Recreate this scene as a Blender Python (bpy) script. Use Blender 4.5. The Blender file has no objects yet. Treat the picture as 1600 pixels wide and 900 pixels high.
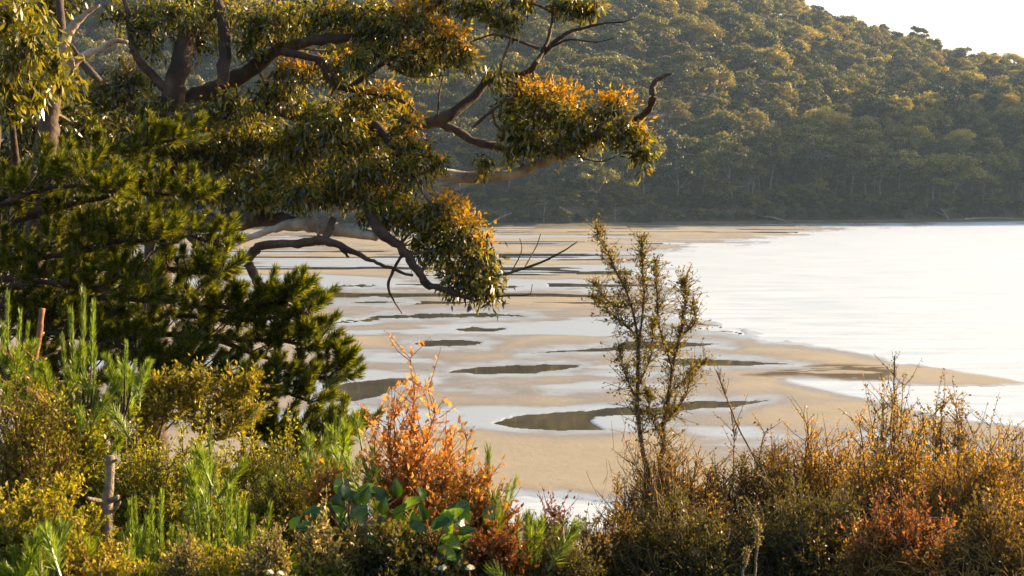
import bpy, math, random
import numpy as np
from mathutils import Vector, Matrix

# ------------------------------------------------------------------ camera, sky, sun, exposure
scene = bpy.context.scene
C = scene.collection
R = math.radians
CAM_H, FPX, PITCH = 12.0, 2400.0, R(3.65)
cam_d = bpy.data.cameras.new('camera'); cam = bpy.data.objects.new('camera', cam_d); C.objects.link(cam)
cam.location = (0, 0, CAM_H); cam.rotation_euler = (R(90) - PITCH, 0, 0)
cam_d.sensor_width = 36.0; cam_d.lens = 36.0 * FPX / 1600.0
cam_d.clip_start = 0.1; cam_d.clip_end = 5000
cam_d.dof.use_dof = True; cam_d.dof.focus_distance = 17.0; cam_d.dof.aperture_fstop = 11.0
scene.camera = cam

SUN_AZ, SUN_EL = 63.0, 20.0          # degrees to the right of the view direction, above the horizon
world = bpy.data.worlds.new('World'); scene.world = world; world.use_nodes = True
wn = world.node_tree; bg = wn.nodes['Background']
sky = wn.nodes.new('ShaderNodeTexSky'); sky.sky_type = 'NISHITA'; sky.sun_disc = False
sky.sun_elevation = R(SUN_EL); sky.sun_rotation = R(SUN_AZ)
sky.air_density = 1.0; sky.dust_density = 3.0; sky.ozone_density = 1.0; sky.altitude = 10
wn.links.new(sky.outputs[0], bg.inputs[0]); bg.inputs[1].default_value = 0.085
sun_d = bpy.data.lights.new('sun', 'SUN'); sun = bpy.data.objects.new('sun', sun_d); C.objects.link(sun)
sun_d.energy = 5.0; sun_d.angle = R(0.6); sun_d.color = (1.0, 0.72, 0.42)
_s = Vector((math.sin(R(SUN_AZ)) * math.cos(R(SUN_EL)), math.cos(R(SUN_AZ)) * math.cos(R(SUN_EL)), math.sin(R(SUN_EL))))
sun.rotation_euler = _s.to_track_quat('Z', 'Y').to_euler(); sun.location = (60, 60, 80)
scene.view_settings.view_transform = 'Standard'; scene.view_settings.look = 'None'
scene.view_settings.gamma = 1.0; scene.view_settings.use_curve_mapping = False
scene.view_settings.exposure = 1.76
scene.cycles.max_bounces = 7; scene.cycles.diffuse_bounces = 3; scene.cycles.glossy_bounces = 3
scene.cycles.transmission_bounces = 4; scene.cycles.transparent_max_bounces = 4; scene.cycles.volume_bounces = 0
scene.cycles.caustics_reflective = False; scene.cycles.caustics_refractive = False

# ------------------------------------------------------------------ helpers
rng = np.random.default_rng(11)
cp, sp = math.cos(PITCH), math.sin(PITCH)
def W(px, py, d):
    """the point seen at a pixel of the 1600x900 photograph, d metres deep"""
    px = np.asarray(px, float); py = np.asarray(py, float); d = np.asarray(d, float)
    u = (px - 800) / FPX * d; v = (450 - py) / FPX * d
    return np.stack([u, d * cp + v * sp, CAM_H - d * sp + v * cp], -1)
def project(p):
    p = np.asarray(p, float); y = p[..., 1]; z = p[..., 2] - CAM_H
    d = y * cp - z * sp; v = y * sp + z * cp
    return 800 + FPX * p[..., 0] / d, 450 - FPX * v / d, d
def unit(v):
    v = np.asarray(v, float); return v / np.maximum(np.linalg.norm(v, axis=-1, keepdims=True), 1e-9)
def rdir(n, r=None):
    r = r or rng
    return unit(r.normal(size=(n, 3)))
def sstep(a, b, x):
    t = np.clip((x - a) / (b - a), 0, 1); return t * t * (3 - 2 * t)

class Noise2:
    """smooth value noise on a lattice"""
    def __init__(self, seed): self.t = np.random.default_rng(seed).random((256, 256))
    def __call__(self, x, y):
        x = np.asarray(x, float); y = np.asarray(y, float)
        xi = np.floor(x).astype(int); yi = np.floor(y).astype(int); fx = x - xi; fy = y - yi
        fx = fx * fx * (3 - 2 * fx); fy = fy * fy * (3 - 2 * fy); t = self.t
        a = t[xi & 255, yi & 255]; b = t[(xi + 1) & 255, yi & 255]; c = t[xi & 255, (yi + 1) & 255]; d = t[(xi + 1) & 255, (yi + 1) & 255]
        return (a + (b - a) * fx) * (1 - fy) + (c + (d - c) * fx) * fy
    def fbm(self, x, y, o=4):
        s = 0; a = .5; n = 0
        for k in range(o):
            s = s + a * self(x * 2 ** k + 17 * k, y * 2 ** k + 31 * k); n += a; a *= .5
        return s / n
N1, N2, N3 = Noise2(1), Noise2(2), Noise2(3)

def mesh_np(name, verts, faces, mat, smooth=False, uv=None):
    """mesh from a vertex array and an (n,4) or (n,3) face array, or a list of both"""
    me = bpy.data.meshes.new(name)
    verts = np.asarray(verts, np.float32).reshape(-1, 3)
    fl = faces if isinstance(faces, list) else [faces]
    fl = [np.asarray(f, np.int32) for f in fl if len(f)]
    idx = np.concatenate([f.ravel() for f in fl]); tot = np.concatenate([np.full(len(f), f.shape[1], np.int32) for f in fl])
    st = np.concatenate([[0], np.cumsum(tot)[:-1]]).astype(np.int32)
    me.vertices.add(len(verts)); me.vertices.foreach_set('co', verts.ravel())
    me.loops.add(len(idx)); me.loops.foreach_set('vertex_index', idx)
    me.polygons.add(len(tot)); me.polygons.foreach_set('loop_start', st); me.polygons.foreach_set('loop_total', tot)
    if smooth: me.polygons.foreach_set('use_smooth', np.ones(len(tot), bool))
    me.update(calc_edges=True)
    for m in (mat if isinstance(mat, (list, tuple)) else [mat]): me.materials.append(m)
    return me
def obj(name, me, parent=None, label=None, cat=None, group=None, kind=None, loc=None):
    o = bpy.data.objects.new(name, me); C.objects.link(o)
    if parent is not None: o.parent = parent
    if loc is not None: o.location = loc
    if label: o['label'] = label
    if cat: o['category'] = cat
    if group: o['group'] = group
    if kind: o['kind'] = kind
    return o
def thing(name, label, cat, loc=(0, 0, 0), group=None):
    return obj(name, None, None, label, cat, group, loc=tuple(float(c) for c in loc))

class MB:
    """collects tubes and leaves, in world or local coordinates"""
    def __init__(self): self.v = []; self.q = []; self.n = 0
    def add(self, v, q):
        self.v.append(np.asarray(v, float).reshape(-1, 3)); self.q.append(np.asarray(q, int) + self.n); self.n += len(self.v[-1])
    def tube(self, pts, rad, k=5, cap=True):
        pts = np.asarray(pts, float); m = len(pts); rad = np.broadcast_to(np.asarray(rad, float), (m,))
        t = unit(np.gradient(pts, axis=0)); ref = np.array([0, 0, 1.]) if abs(t[:, 2]).mean() < .8 else np.array([1., 0, 0])
        a = unit(np.cross(t, ref)); b = np.cross(t, a)
        an = np.arange(k) * 2 * math.pi / k
        ring = pts[:, None] + rad[:, None, None] * (np.cos(an)[None, :, None] * a[:, None] + np.sin(an)[None, :, None] * b[:, None])
        i = np.arange(m - 1)[:, None] * k; j = np.arange(k)[None]; j2 = (j + 1) % k
        q = np.stack([i + j, i + j2, i + k + j2, i + k + j], -1).reshape(-1, 4)
        self.add(ring, q)
        if cap and k >= 4:
            e = (m - 1) * k; base = self.n - m * k
            for o_ in (0, e):
                for h in range(1, k - 1, 2):
                    f = [o_, o_ + h, o_ + h + 1, o_ + min(h + 2, k - 1)]
                    if f[2] == f[3]: f[3] = o_ + h + 1; 
                    if len(set(f)) == 4: self.q.append(np.array([f]) + base)
    def leaves(self, P, D, Nn, L, Wd, fold=.25, wide=.45):
        """kite leaves: base P, direction D, face normal Nn"""
        P = np.asarray(P, float); D = unit(D); S = unit(np.cross(D, Nn)); Nn = np.cross(S, D)
        n = len(P); L = np.broadcast_to(L, (n,))[:, None]; Wd = np.broadcast_to(Wd, (n,))[:, None]
        mid = P + D * L * wide; up = Nn * Wd * fold
        v = np.stack([P, mid + S * Wd * .5 + up, P + D * L, mid - S * Wd * .5 + up], 1)
        self.add(v, np.arange(n * 4).reshape(n, 4))
    def mesh(self, name, mat, smooth=False):
        return mesh_np(name, np.concatenate(self.v), np.concatenate(self.q), mat, smooth)
    def part(self, name, mat, parent=None, smooth=False, **k):
        """local to the parent's location"""
        v = np.concatenate(self.v)
        if parent is not None: v = v - np.array(parent.location)
        return obj(name, mesh_np(name, v, np.concatenate(self.q), mat, smooth), parent, **k)

def spline(pts, n):
    """Catmull-Rom through points (any columns)"""
    p = np.asarray(pts, float)
    if len(p) == 2: t = np.linspace(0, 1, n)[:, None]; return p[0] * (1 - t) + p[1] * t
    p = np.concatenate([[2 * p[0] - p[1]], p, [2 * p[-1] - p[-2]]]); m = len(p) - 3
    t = np.linspace(0, m - 1e-6, n); i = t.astype(int); f = (t - i)[:, None]
    a, b, c, d = p[i], p[i + 1], p[i + 2], p[i + 3]
    return .5 * (2 * b + (c - a) * f + (2 * a - 5 * b + 4 * c - d) * f ** 2 + (3 * b - a - 3 * c + d) * f ** 3)

# ------------------------------------------------------------------ materials
def newmat(name):
    m = bpy.data.materials.new(name); m.use_nodes = True; t = m.node_tree
    for n in list(t.nodes): t.nodes.remove(n)
    out = t.nodes.new('ShaderNodeOutputMaterial'); return m, t, out
def ramp(t, cols, fac):
    r = t.nodes.new('ShaderNodeValToRGB'); e = r.color_ramp.elements
    while len(e) < len(cols): e.new(.5)
    for k, c in enumerate(cols):
        e[k].position = c[0]; e[k].color = (*c[1], 1)
    t.links.new(fac, r.inputs[0]); return r.outputs[0]
def noise(t, scale, detail=4, vec=None, rough=.55):
    n = t.nodes.new('ShaderNodeTexNoise'); n.inputs['Scale'].default_value = scale; n.inputs['Detail'].default_value = detail
    n.inputs['Roughness'].default_value = rough
    if vec is not None: t.links.new(vec, n.inputs['Vector'])
    return n.outputs['Fac']
def objco(t): return t.nodes.new('ShaderNodeTexCoord').outputs['Object']
def worldco(t): return t.nodes.new('ShaderNodeNewGeometry').outputs['Position']
def mix_rgb(t, a, b, fac, mode='MIX'):
    m = t.nodes.new('ShaderNodeMix'); m.data_type = 'RGBA'; m.blend_type = mode
    for s, v in ((m.inputs['Factor'], fac), (m.inputs['A'], a), (m.inputs['B'], b)):
        if hasattr(v, 'is_linked'): t.links.new(v, s)
        elif isinstance(v, (tuple, list)): s.default_value = (*v, 1)
        else: s.default_value = v
    return m.outputs['Result']
def leafmat(name, cols, transl=.42, gloss=.12, rough=.35, objvar=.25):
    """leaf: diffuse + translucent + a little wax gloss, colour differs from leaf to leaf"""
    m, t, out = newmat(name)
    geo = t.nodes.new('ShaderNodeNewGeometry')
    if len(cols) == 1: cols = cols * 2
    n = len(cols); col = ramp(t, [(k / max(n - 1, 1), c) for k, c in enumerate(cols)], geo.outputs['Random Per Island'])
    oi = t.nodes.new('ShaderNodeObjectInfo'); hs = t.nodes.new('ShaderNodeHueSaturation')
    mr = t.nodes.new('ShaderNodeMapRange'); mr.inputs['To Min'].default_value = 1 - objvar; mr.inputs['To Max'].default_value = 1 + objvar
    t.links.new(oi.outputs['Random'], mr.inputs['Value']); t.links.new(mr.outputs[0], hs.inputs['Value']); t.links.new(col, hs.inputs['Color']); col = hs.outputs[0]
    d = t.nodes.new('ShaderNodeBsdfDiffuse'); tr = t.nodes.new('ShaderNodeBsdfTranslucent'); g = t.nodes.new('ShaderNodeBsdfGlossy')
    t.links.new(col, d.inputs[0])
    tc = mix_rgb(t, col, (1.25, 1.1, .55), 1.0, 'MULTIPLY'); t.links.new(tc, tr.inputs[0])
    g.inputs['Roughness'].default_value = rough; g.inputs[0].default_value = (.8, .8, .8, 1)
    m1 = t.nodes.new('ShaderNodeMixShader'); m1.inputs[0].default_value = transl; t.links.new(d.outputs[0], m1.inputs[1]); t.links.new(tr.outputs[0], m1.inputs[2])
    m2 = t.nodes.new('ShaderNodeMixShader'); m2.inputs[0].default_value = gloss; t.links.new(m1.outputs[0], m2.inputs[1]); t.links.new(g.outputs[0], m2.inputs[2])
    t.links.new(m2.outputs[0], out.inputs[0]); return m
def barkmat(name, c1, c2, c3, scale=6, bump=.4, rough=.85):
    m, t, out = newmat(name); co = objco(t); p = t.nodes.new('ShaderNodeBsdfPrincipled'); p.inputs['Roughness'].default_value = rough
    f = noise(t, scale, 6, co, .65); col = ramp(t, [(.32, c1), (.5, c2), (.66, c3)], f); t.links.new(col, p.inputs['Base Color'])
    b = t.nodes.new('ShaderNodeBump'); b.inputs['Strength'].default_value = bump; b.inputs['Distance'].default_value = .02
    t.links.new(noise(t, scale * 5, 4, co), b.inputs['Height']); t.links.new(b.outputs[0], p.inputs['Normal']); t.links.new(p.outputs[0], out.inputs[0]); return m
def groundmat(name, c1, c2, scale, rough=.9, bump=.5):
    m, t, out = newmat(name); co = worldco(t); p = t.nodes.new('ShaderNodeBsdfPrincipled'); p.inputs['Roughness'].default_value = rough
    col = ramp(t, [(.35, c1), (.65, c2)], noise(t, scale, 8, co, .7)); t.links.new(col, p.inputs['Base Color'])
    b = t.nodes.new('ShaderNodeBump'); b.inputs['Strength'].default_value = bump; b.inputs['Distance'].default_value = .1
    t.links.new(noise(t, scale * 4, 5, co), b.inputs['Height']); t.links.new(b.outputs[0], p.inputs['Normal']); t.links.new(p.outputs[0], out.inputs[0]); return m

# ------------------------------------------------------------------ near bank
BY = np.array([-40, -6, 3, 6, 9, 14, 20, 30, 38, 46, 60]); BZ = np.array([10.9, 10.6, 10.4, 10.05, 9.3, 7.4, 4.9, 1.4, -.05, -.5, -.6])
def bank_z(x, y):
    x = np.asarray(x, float); y = np.asarray(y, float)
    return np.interp(y, BY, BZ) + .10 * np.clip(-x, 0, 12) * sstep(40, 12, y) + .35 * (N1.fbm(x * .6, y * .6) - .5) * sstep(40, 30, y)
xs = np.linspace(-45, 45, 91); ys = np.linspace(-40, 50, 101)
X, Y = np.meshgrid(xs, ys); Z = bank_z(X, Y)
def gridfaces(nr, nc):
    i = np.arange(nr - 1)[:, None] * nc + np.arange(nc - 1)[None]; return np.stack([i, i + 1, i + nc + 1, i + nc], -1).reshape(-1, 4)
obj('ground', mesh_np('ground', np.stack([X, Y, Z], -1), gridfaces(101, 91), groundmat('bank_soil', (.03, .022, .013), (.09, .065, .035), 3.0), True), kind='structure')

# ------------------------------------------------------------------ tidal flat, pools and open water
def poly_sd(px, py, poly):
    """signed distance (negative inside) in photograph pixels, the vertical axis stretched"""
    q = np.asarray(poly, float); K = 3.0
    p = np.stack([px, py * K], -1); q = q * [1, K]; d = np.full(px.shape, 1e9); ins = np.zeros(px.shape, bool)
    for a, b in zip(q, np.roll(q, -1, 0)):
        e = b - a; w = p - a; t = np.clip((w @ e) / (e @ e), 0, 1); d = np.minimum(d, np.linalg.norm(w - t[..., None] * e, axis=-1))
        c = (a[1] > p[..., 1]) != (b[1] > p[..., 1])
        xi = a[0] + (p[..., 1] - a[1]) / (e[1] if e[1] else 1e-9) * e[0]; ins ^= c & (p[..., 0] < xi)
    return np.where(ins, -d, d)
POOLS = [
    [(643, 538), (670, 533.5), (720, 532), (757, 535), (750, 541), (700, 543), (660, 542)],
    [(713, 516), (740, 512), (785, 512), (799, 516), (770, 519.5), (730, 519.5)],
    [(693, 583), (730, 576), (800, 571), (870, 569), (908, 571), (880, 578), (830, 585), (770, 586)],
    [(500, 604), (560, 595), (610, 592), (660, 592), (625, 607), (590, 620), (550, 629), (490, 630)],
    [(763, 663), (795, 651), (870, 646), (940, 641), (1040, 636), (1110, 627), (1205, 626), (1150, 637), (1060, 646), (985, 651), (942, 656), (930, 664), (938, 673), (880, 676), (800, 671)],
    [(815, 553), (880, 548), (955, 543), (965, 535), (1040, 533), (1130, 539), (1045, 546), (930, 550)],
    [(1040, 561), (1130, 563), (1245, 569.5), (1150, 572), (1050, 571)],
    [(1084, 512), (1120, 508), (1150, 514), (1165, 525), (1130, 518), (1100, 517)],
    [(500, 509), (600, 494), (690, 489.5), (770, 490), (828, 494), (690, 496), (600, 499)],
    [(530, 474), (580, 470.5), (640, 472), (600, 475.5)],
    [(715, 450), (760, 446), (840, 448), (780, 450.5)],
    [(440, 690), (470, 678), (520, 676), (500, 694), (440, 698)],
    [(500, 447), (560, 444.5), (600, 446), (550, 448.5)],
    [(640, 431), (700, 428.5), (760, 430), (700, 432.5)],
]
BAY = [(1700, 352), (1480, 351), (1310, 360), (1250, 372), (1130, 384), (1030, 400), (1020, 425), (1060, 452), (1085, 474), (1070, 492), (1150, 512), (1200, 530), (1290, 543), (1362, 553), (1420, 566), (1500, 579), (1610, 600), (2600, 700), (2600, 346)]
CHAN = [(1240, 596), (1330, 598), (1480, 599), (1620, 604), (2400, 700), (2400, 760), (1800, 690), (1620, 668), (1480, 652), (1400, 632), (1330, 616)]
WEED = [(1160, 588), (1225, 580), (1290, 571), (1340, 572), (1385, 575), (1400, 585), (1380, 596), (1320, 594), (1260, 589), (1200, 590)]
BARS = [[(860, 520), (960, 505), (1080, 495), (1100, 505), (1080, 522), (1000, 528), (900, 528)]]
pxs = np.concatenate([np.linspace(-700, -20, 70), np.linspace(-10, 1610, 560), np.linspace(1625, 2400, 75)])
pys = np.concatenate([np.linspace(340, 420, 110), np.linspace(420.8, 700, 250), np.linspace(702, 1010, 90)])
PX, PY = np.meshgrid(pxs, pys)
depthY = CAM_H / ((PY - 297.0) / FPX) ; GX = (PX - 800) / FPX * depthY * 1.0; GY = depthY
# keep the sheet from reaching into the hill
sd_pool = np.full(PX.shape, 1e9)
jx = (N2.fbm(GX * .12, GY * .06) - .5); jx2 = N3.fbm(GX * .5, GY * .25) - .5
jx3 = N1.fbm(GX * 1.3 + 9, GY * .6, 3) - .5
SDP = [poly_sd(PX + 26 * jx2 + 14 * jx3, PY + 4.5 * jx2 + 2.5 * jx3, p) for p in POOLS]
for q in SDP: sd_pool = np.minimum(sd_pool, q)
sd_bay = np.minimum(poly_sd(PX + 120 * jx + 110 * jx2 + 50 * jx3, PY + 12 * jx + 5 * jx2 + 5 * jx3, BAY), poly_sd(PX + 40 * jx, PY + 5 * jx, CHAN))
wet_n = N1.fbm(GX * .034 + 3, GY * .075 + 9, 5)
wet_f = N3.fbm(GX * .11, GY * .05 + 5, 4)
sea = sstep(-70, -45, -GY)                                 # the near edge of the flat by the bank is covered by water
wetraw = .72 * wet_n + .28 * wet_f
wet = .85 * sstep(.465, .60, wetraw + .05 * (N3.fbm(GX * .05 + 7, GY * .35, 4) - .5))
far = sstep(150, 420, GY)
wet = np.maximum(wet, sstep(75, 0, sd_pool) * .95); wet = np.maximum(wet, sstep(55, 0, sd_bay))
chan2 = poly_sd(PX + 60 * jx, PY + 30 * jx + 16 * jx2, [(-700, 850), (380, 806), (700, 794), (830, 786), (960, 784), (1200, 800), (2200, 830), (2200, 870), (1200, 836), (960, 822), (830, 828), (640, 850), (380, 862), (-700, 900)])
wet = np.maximum(wet, sstep(60, 0, chan2))
h = .075 - .05 * wet + .03 * (wet_n - .5) + .012 * jx2
film = np.maximum(sstep(.515, .65, wetraw + .05 * jx2 + .03 * jx), .6 * sstep(50, 4, sd_pool)); film = np.maximum(film, .9 * sstep(26, 0, sd_bay)); film = np.maximum(film, .9 * sstep(50, 0, chan2))          # sheets of shallow rippled water
pool_d = sstep(0, -14, sd_pool); bay_d = sstep(14, -30, sd_bay); ch_d = sstep(0, -30, chan2)
h = np.where(sd_pool < 0, -.07 * pool_d - .006, h); h = h - .2 * np.maximum(bay_d, ch_d)
thin = N2.fbm(GX * .024 + 40, GY * .16 + 2, 4); h = h - .13 * sstep(.61, .66, thin) * sstep(125, 190, GY) * (sd_pool > 20)
weed = sstep(10, -8, poly_sd(PX + 24 * jx2, PY + 6 * jx2, WEED)) * sstep(.33, .38, N2.fbm(GX * .22 + 3, GY * .9, 5))
h = np.maximum(h, .03 * weed - .2 * (weed < .05))
bar = sstep(10, -10, poly_sd(PX + 40 * jx2, PY + 4 * jx2, [(1290, 553), (1400, 572), (1470, 577), (1540, 588), (1600, 600), (1520, 604), (1420, 602), (1380, 592), (1300, 566), (1200, 560)]))
h = np.maximum(h, .06 * bar - .2 * (bar < .05)); wet = wet * (1 - .8 * bar)

def sandmat():
    m, t, out = newmat('tidal_sand'); p = t.nodes.new('ShaderNodeBsdfPrincipled'); co = worldco(t)
    at = t.nodes.new('ShaderNodeAttribute'); at.attribute_name = 'wet'
    sx = t.nodes.new('ShaderNodeSeparateColor'); t.links.new(at.outputs['Color'], sx.inputs[0])
    wetv, weedv = sx.outputs[0], sx.outputs[1]
    dry = ramp(t, [(.3, (.22, .19, .135)), (.7, (.275, .238, .172))], noise(t, .16, 12, co, .72))
    dmp = ramp(t, [(.3, (.15, .138, .122)), (.7, (.19, .175, .155))], noise(t, .3, 5, co, .6))
    col = mix_rgb(t, dry, dmp, wetv); col = mix_rgb(t, col, (.030, .019, .008), weedv)
    t.links.new(col, p.inputs['Base Color'])
    mr = t.nodes.new('ShaderNodeMapRange'); t.links.new(wetv, mr.inputs[0]); mr.inputs['To Min'].default_value = .8; mr.inputs['To Max'].default_value = .27
    ad = t.nodes.new('ShaderNodeMath'); ad.operation = 'ADD'; t.links.new(mr.outputs[0], ad.inputs[0]); t.links.new(weedv, ad.inputs[1]); ad.use_clamp = True
    t.links.new(ad.outputs[0], p.inputs['Roughness'])
    p.inputs['IOR'].default_value = 1.33
    b = t.nodes.new('ShaderNodeBump'); b.inputs['Strength'].default_value = .6; b.inputs['Distance'].default_value = .08
    t.links.new(noise(t, 1.5, 9, co, .75), b.inputs['Height']); t.links.new(b.outputs[0], p.inputs['Normal'])
    # a film of rippled water stands on the lowest sand
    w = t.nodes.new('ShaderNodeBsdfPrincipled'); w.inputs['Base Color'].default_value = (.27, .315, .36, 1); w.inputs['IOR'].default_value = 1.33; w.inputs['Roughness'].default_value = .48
    br = t.nodes.new('ShaderNodeMapRange'); t.links.new(noise(t, .35, 10, co, .74), br.inputs[0]); br.inputs['From Min'].default_value = .3; br.inputs['From Max'].default_value = .7; br.inputs['To Min'].default_value = -.3; br.inputs['To Max'].default_value = .3
    af = t.nodes.new('ShaderNodeMath'); af.operation = 'ADD'; t.links.new(sx.outputs[2], af.inputs[0]); t.links.new(br.outputs[0], af.inputs[1])
    mf = t.nodes.new('ShaderNodeMapRange'); mf.interpolation_type = 'SMOOTHSTEP'; t.links.new(af.outputs[0], mf.inputs[0]); mf.inputs['From Min'].default_value = .22; mf.inputs['From Max'].default_value = .82
    mx = t.nodes.new('ShaderNodeMixShader'); t.links.new(mf.outputs[0], mx.inputs[0]); t.links.new(p.outputs[0], mx.inputs[1]); t.links.new(w.outputs[0], mx.inputs[2]); t.links.new(mx.outputs[0], out.inputs[0]); return m
me = mesh_np('tidal_flat', np.stack([GX, GY, h], -1), gridfaces(len(pys), len(pxs)), sandmat(), True)
ca = me.color_attributes.new('wet', 'FLOAT_COLOR', 'POINT')
ca.data.foreach_set('color', np.stack([wet, weed, film * (1 - weed) * (1 - .85 * bar), 0 * wet + 1], -1).astype(np.float32).ravel())
obj('tidal_flat', me, kind='structure')

def watermat(name, rough, bump, scale, c1, c2, nscale=(.02, .06, 1)):
    m, t, out = newmat(name); p = t.nodes.new('ShaderNodeBsdfPrincipled'); co = worldco(t)
    p.inputs['IOR'].default_value = 1.33; p.inputs['Roughness'].default_value = rough
    mp = t.nodes.new('ShaderNodeMapping'); mp.inputs['Scale'].default_value = nscale; t.links.new(co, mp.inputs['Vector'])
    f = noise(t, 1.0, 9, mp.outputs[0], .68); t.links.new(ramp(t, [(.36, c1), (.64, c2)], f), p.inputs['Base Color'])
    if bump:
        mr = t.nodes.new('ShaderNodeMapRange'); t.links.new(f, mr.inputs[0]); mr.inputs['From Min'].default_value = .3; mr.inputs['From Max'].default_value = .7; mr.inputs['To Min'].default_value = rough * .7; mr.inputs['To Max'].default_value = rough * 1.15
        t.links.new(mr.outputs[0], p.inputs['Roughness'])
        b = t.nodes.new('ShaderNodeBump'); b.inputs['Strength'].default_value = bump; b.inputs['Distance'].default_value = .15
        m2 = t.nodes.new('ShaderNodeMapping'); m2.inputs['Scale'].default_value = (.35, 1, 1); t.links.new(co, m2.inputs['Vector'])
        t.links.new(noise(t, scale, 7, m2.outputs[0], .7), b.inputs['Height']); t.links.new(b.outputs[0], p.inputs['Normal'])
    t.links.new(p.outputs[0], out.inputs[0]); return m
WM_BAY = watermat('rippled_water', .48, .8, .8, (.33, .385, .435), (.48, .535, .58), (.08, .4, 1)); WM_POOL = watermat('still_water', .04, 0, 1, (.035, .03, .018), (.085, .07, .045), (.25, .25, 1))  # the bay's pale base colour stands in for sky glare
def sheet(name, x0, x1, y0, y1, m, z=0.0, nx=2, ny=2):
    X, Y = np.meshgrid(np.linspace(x0, x1, nx), np.linspace(y0, y1, ny))
    return obj(name, mesh_np(name, np.stack([X, Y, X * 0 + z], -1), gridfaces(ny, nx), m), kind='structure')
# open water: the part of the grid that belongs to the bay, a little under the sand's edge
def sub_sheet(name, mask, m, z):
    f = gridfaces(len(pys), len(pxs)); mk = mask.ravel(); f = f[mk[f].any(1)]
    u, inv = np.unique(f, return_inverse=True)
    v = np.stack([GX.ravel()[u], GY.ravel()[u], np.full(len(u), z)], -1)
    return obj(name, mesh_np(name, v, inv.reshape(-1, 4), m), kind='structure')
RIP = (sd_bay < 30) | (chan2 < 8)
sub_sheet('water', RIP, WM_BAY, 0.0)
for q in SDP: sub_sheet('tide_pool', (q < 12) & ~RIP, WM_POOL, -0.002)
sub_sheet('wet_channels', (thin > .58) & (GY > 110) & ~RIP & (sd_pool > 14), WM_POOL, -0.003)
# ------------------------------------------------------------------ far hill
def shore_y(x):
    x = np.asarray(x, float); return 500 + .52 * np.clip(x - 10, 0, 400) - .05 * np.clip(-x, 0, 500) + 7 * (N1.fbm(x * .03, x * 0 + 4) - .5)
RX = np.array([-700, -300, -50, 60, 94, 187, 300, 420, 900]); RH = np.array([260, 225, 186, 148, 135, 105, 83, 76, 64])
def hill_z(x, y):
    x = np.asarray(x, float); y = np.asarray(y, float); u = (y - shore_y(x)); W0 = 360.
    t = u / W0
    s = np.where(t < 0, 0, np.where(t < 1, .82 * t + .18 * np.sin(np.clip(t, 0, 1) * math.pi / 2), 1 - .35 * (t - 1)))
    z = np.interp(x, RX, RH) * s
    z = z + 190 * np.exp(-((x - 525) / 130) ** 2 - ((y - 775) / 150) ** 2)     # unseen headland, added and sized to shade the lower far slope
    g = sstep(10, 80, u)
    z = z + g * (16 * (N2.fbm(x * .012, y * .006 + 2) - .5) + 8 * (N1.fbm(x * .04, y * .03) - .5))
    return np.where(u < 8, -.6 + 1.9 * sstep(-10, 8, u), 1.3 + z + .0 * u)
xs = np.linspace(-520, 900, 285); ys = np.concatenate([np.linspace(470, 720, 126), np.linspace(724, 1300, 97)])
X, Y = np.meshgrid(xs, ys)
obj('far_hill', mesh_np('far_hill', np.stack([X, Y, hill_z(X, Y)], -1), gridfaces(len(ys), len(xs)), groundmat('hill_soil', (.035, .03, .018), (.10, .085, .06), .25), True), kind='structure')

# ------------------------------------------------------------------ trees of the far hill
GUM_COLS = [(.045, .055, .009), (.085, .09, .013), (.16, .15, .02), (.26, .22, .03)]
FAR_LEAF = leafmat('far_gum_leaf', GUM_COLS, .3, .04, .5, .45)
FAR_GOLD_LIT = leafmat('far_gold_lit_leaf', [(.22, .20, .03), (.31, .255, .036), (.37, .275, .044)], .3, .04, .5, .35)  # gold of the low sun put into the leaf colour
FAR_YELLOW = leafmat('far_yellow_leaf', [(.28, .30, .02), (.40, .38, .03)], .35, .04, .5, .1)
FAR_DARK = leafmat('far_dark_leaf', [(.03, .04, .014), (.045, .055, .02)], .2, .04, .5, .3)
PALE_TRUNK = barkmat('far_trunk_bark', (.07, .06, .05), (.13, .115, .10), (.24, .22, .19), 1.5, .2)
def crown_mesh(name, seed, lobes, width, height, base, nface, size, mat, flat=.6, spread=1.0):
    """an open gum crown: leafy puffs spread over a dome, with gaps between them"""
    r = np.random.default_rng(seed); mb = MB(); cs = []
    lobes = int(lobes * 1.5)
    for k in range(lobes):
        a = k * 2.4 + r.random() * .8; q = math.sqrt((k + .4) / lobes); rr = width * .5 * q * .9 * spread
        hz = base + height * (.22 + .72 * (1 - .75 * q * q) * r.uniform(.75, 1.12))
        if r.random() < .25: hz -= height * r.uniform(.15, .4)
        cs.append((rr * math.cos(a), rr * math.sin(a), hz, width * r.uniform(.095, .175)))
    wts = np.array([c[3] ** 2 for c in cs]); wts /= wts.sum()
    for c, w in zip(cs, wts):
        n = int(nface * w); d = rdir(n, r); d[:, 2] = np.where(d[:, 2] < -.1, -d[:, 2] * .8, d[:, 2])
        rad = c[3] * (1 - .4 * r.random(n) ** 2.2) * (1 + .16 * r.normal(size=n))
        P = np.array(c[:3]) + d * rad[:, None] * [1.1, 1.1, flat + .25]
        nn = unit(d + .6 * r.normal(size=(n, 3))); dd = rdir(n, r)
        s = size * r.uniform(.6, 1.4, n)
        mb.leaves(P, dd, nn, s, s * .8, .2, .5)
    return mb.mesh(name, mat), cs
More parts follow.
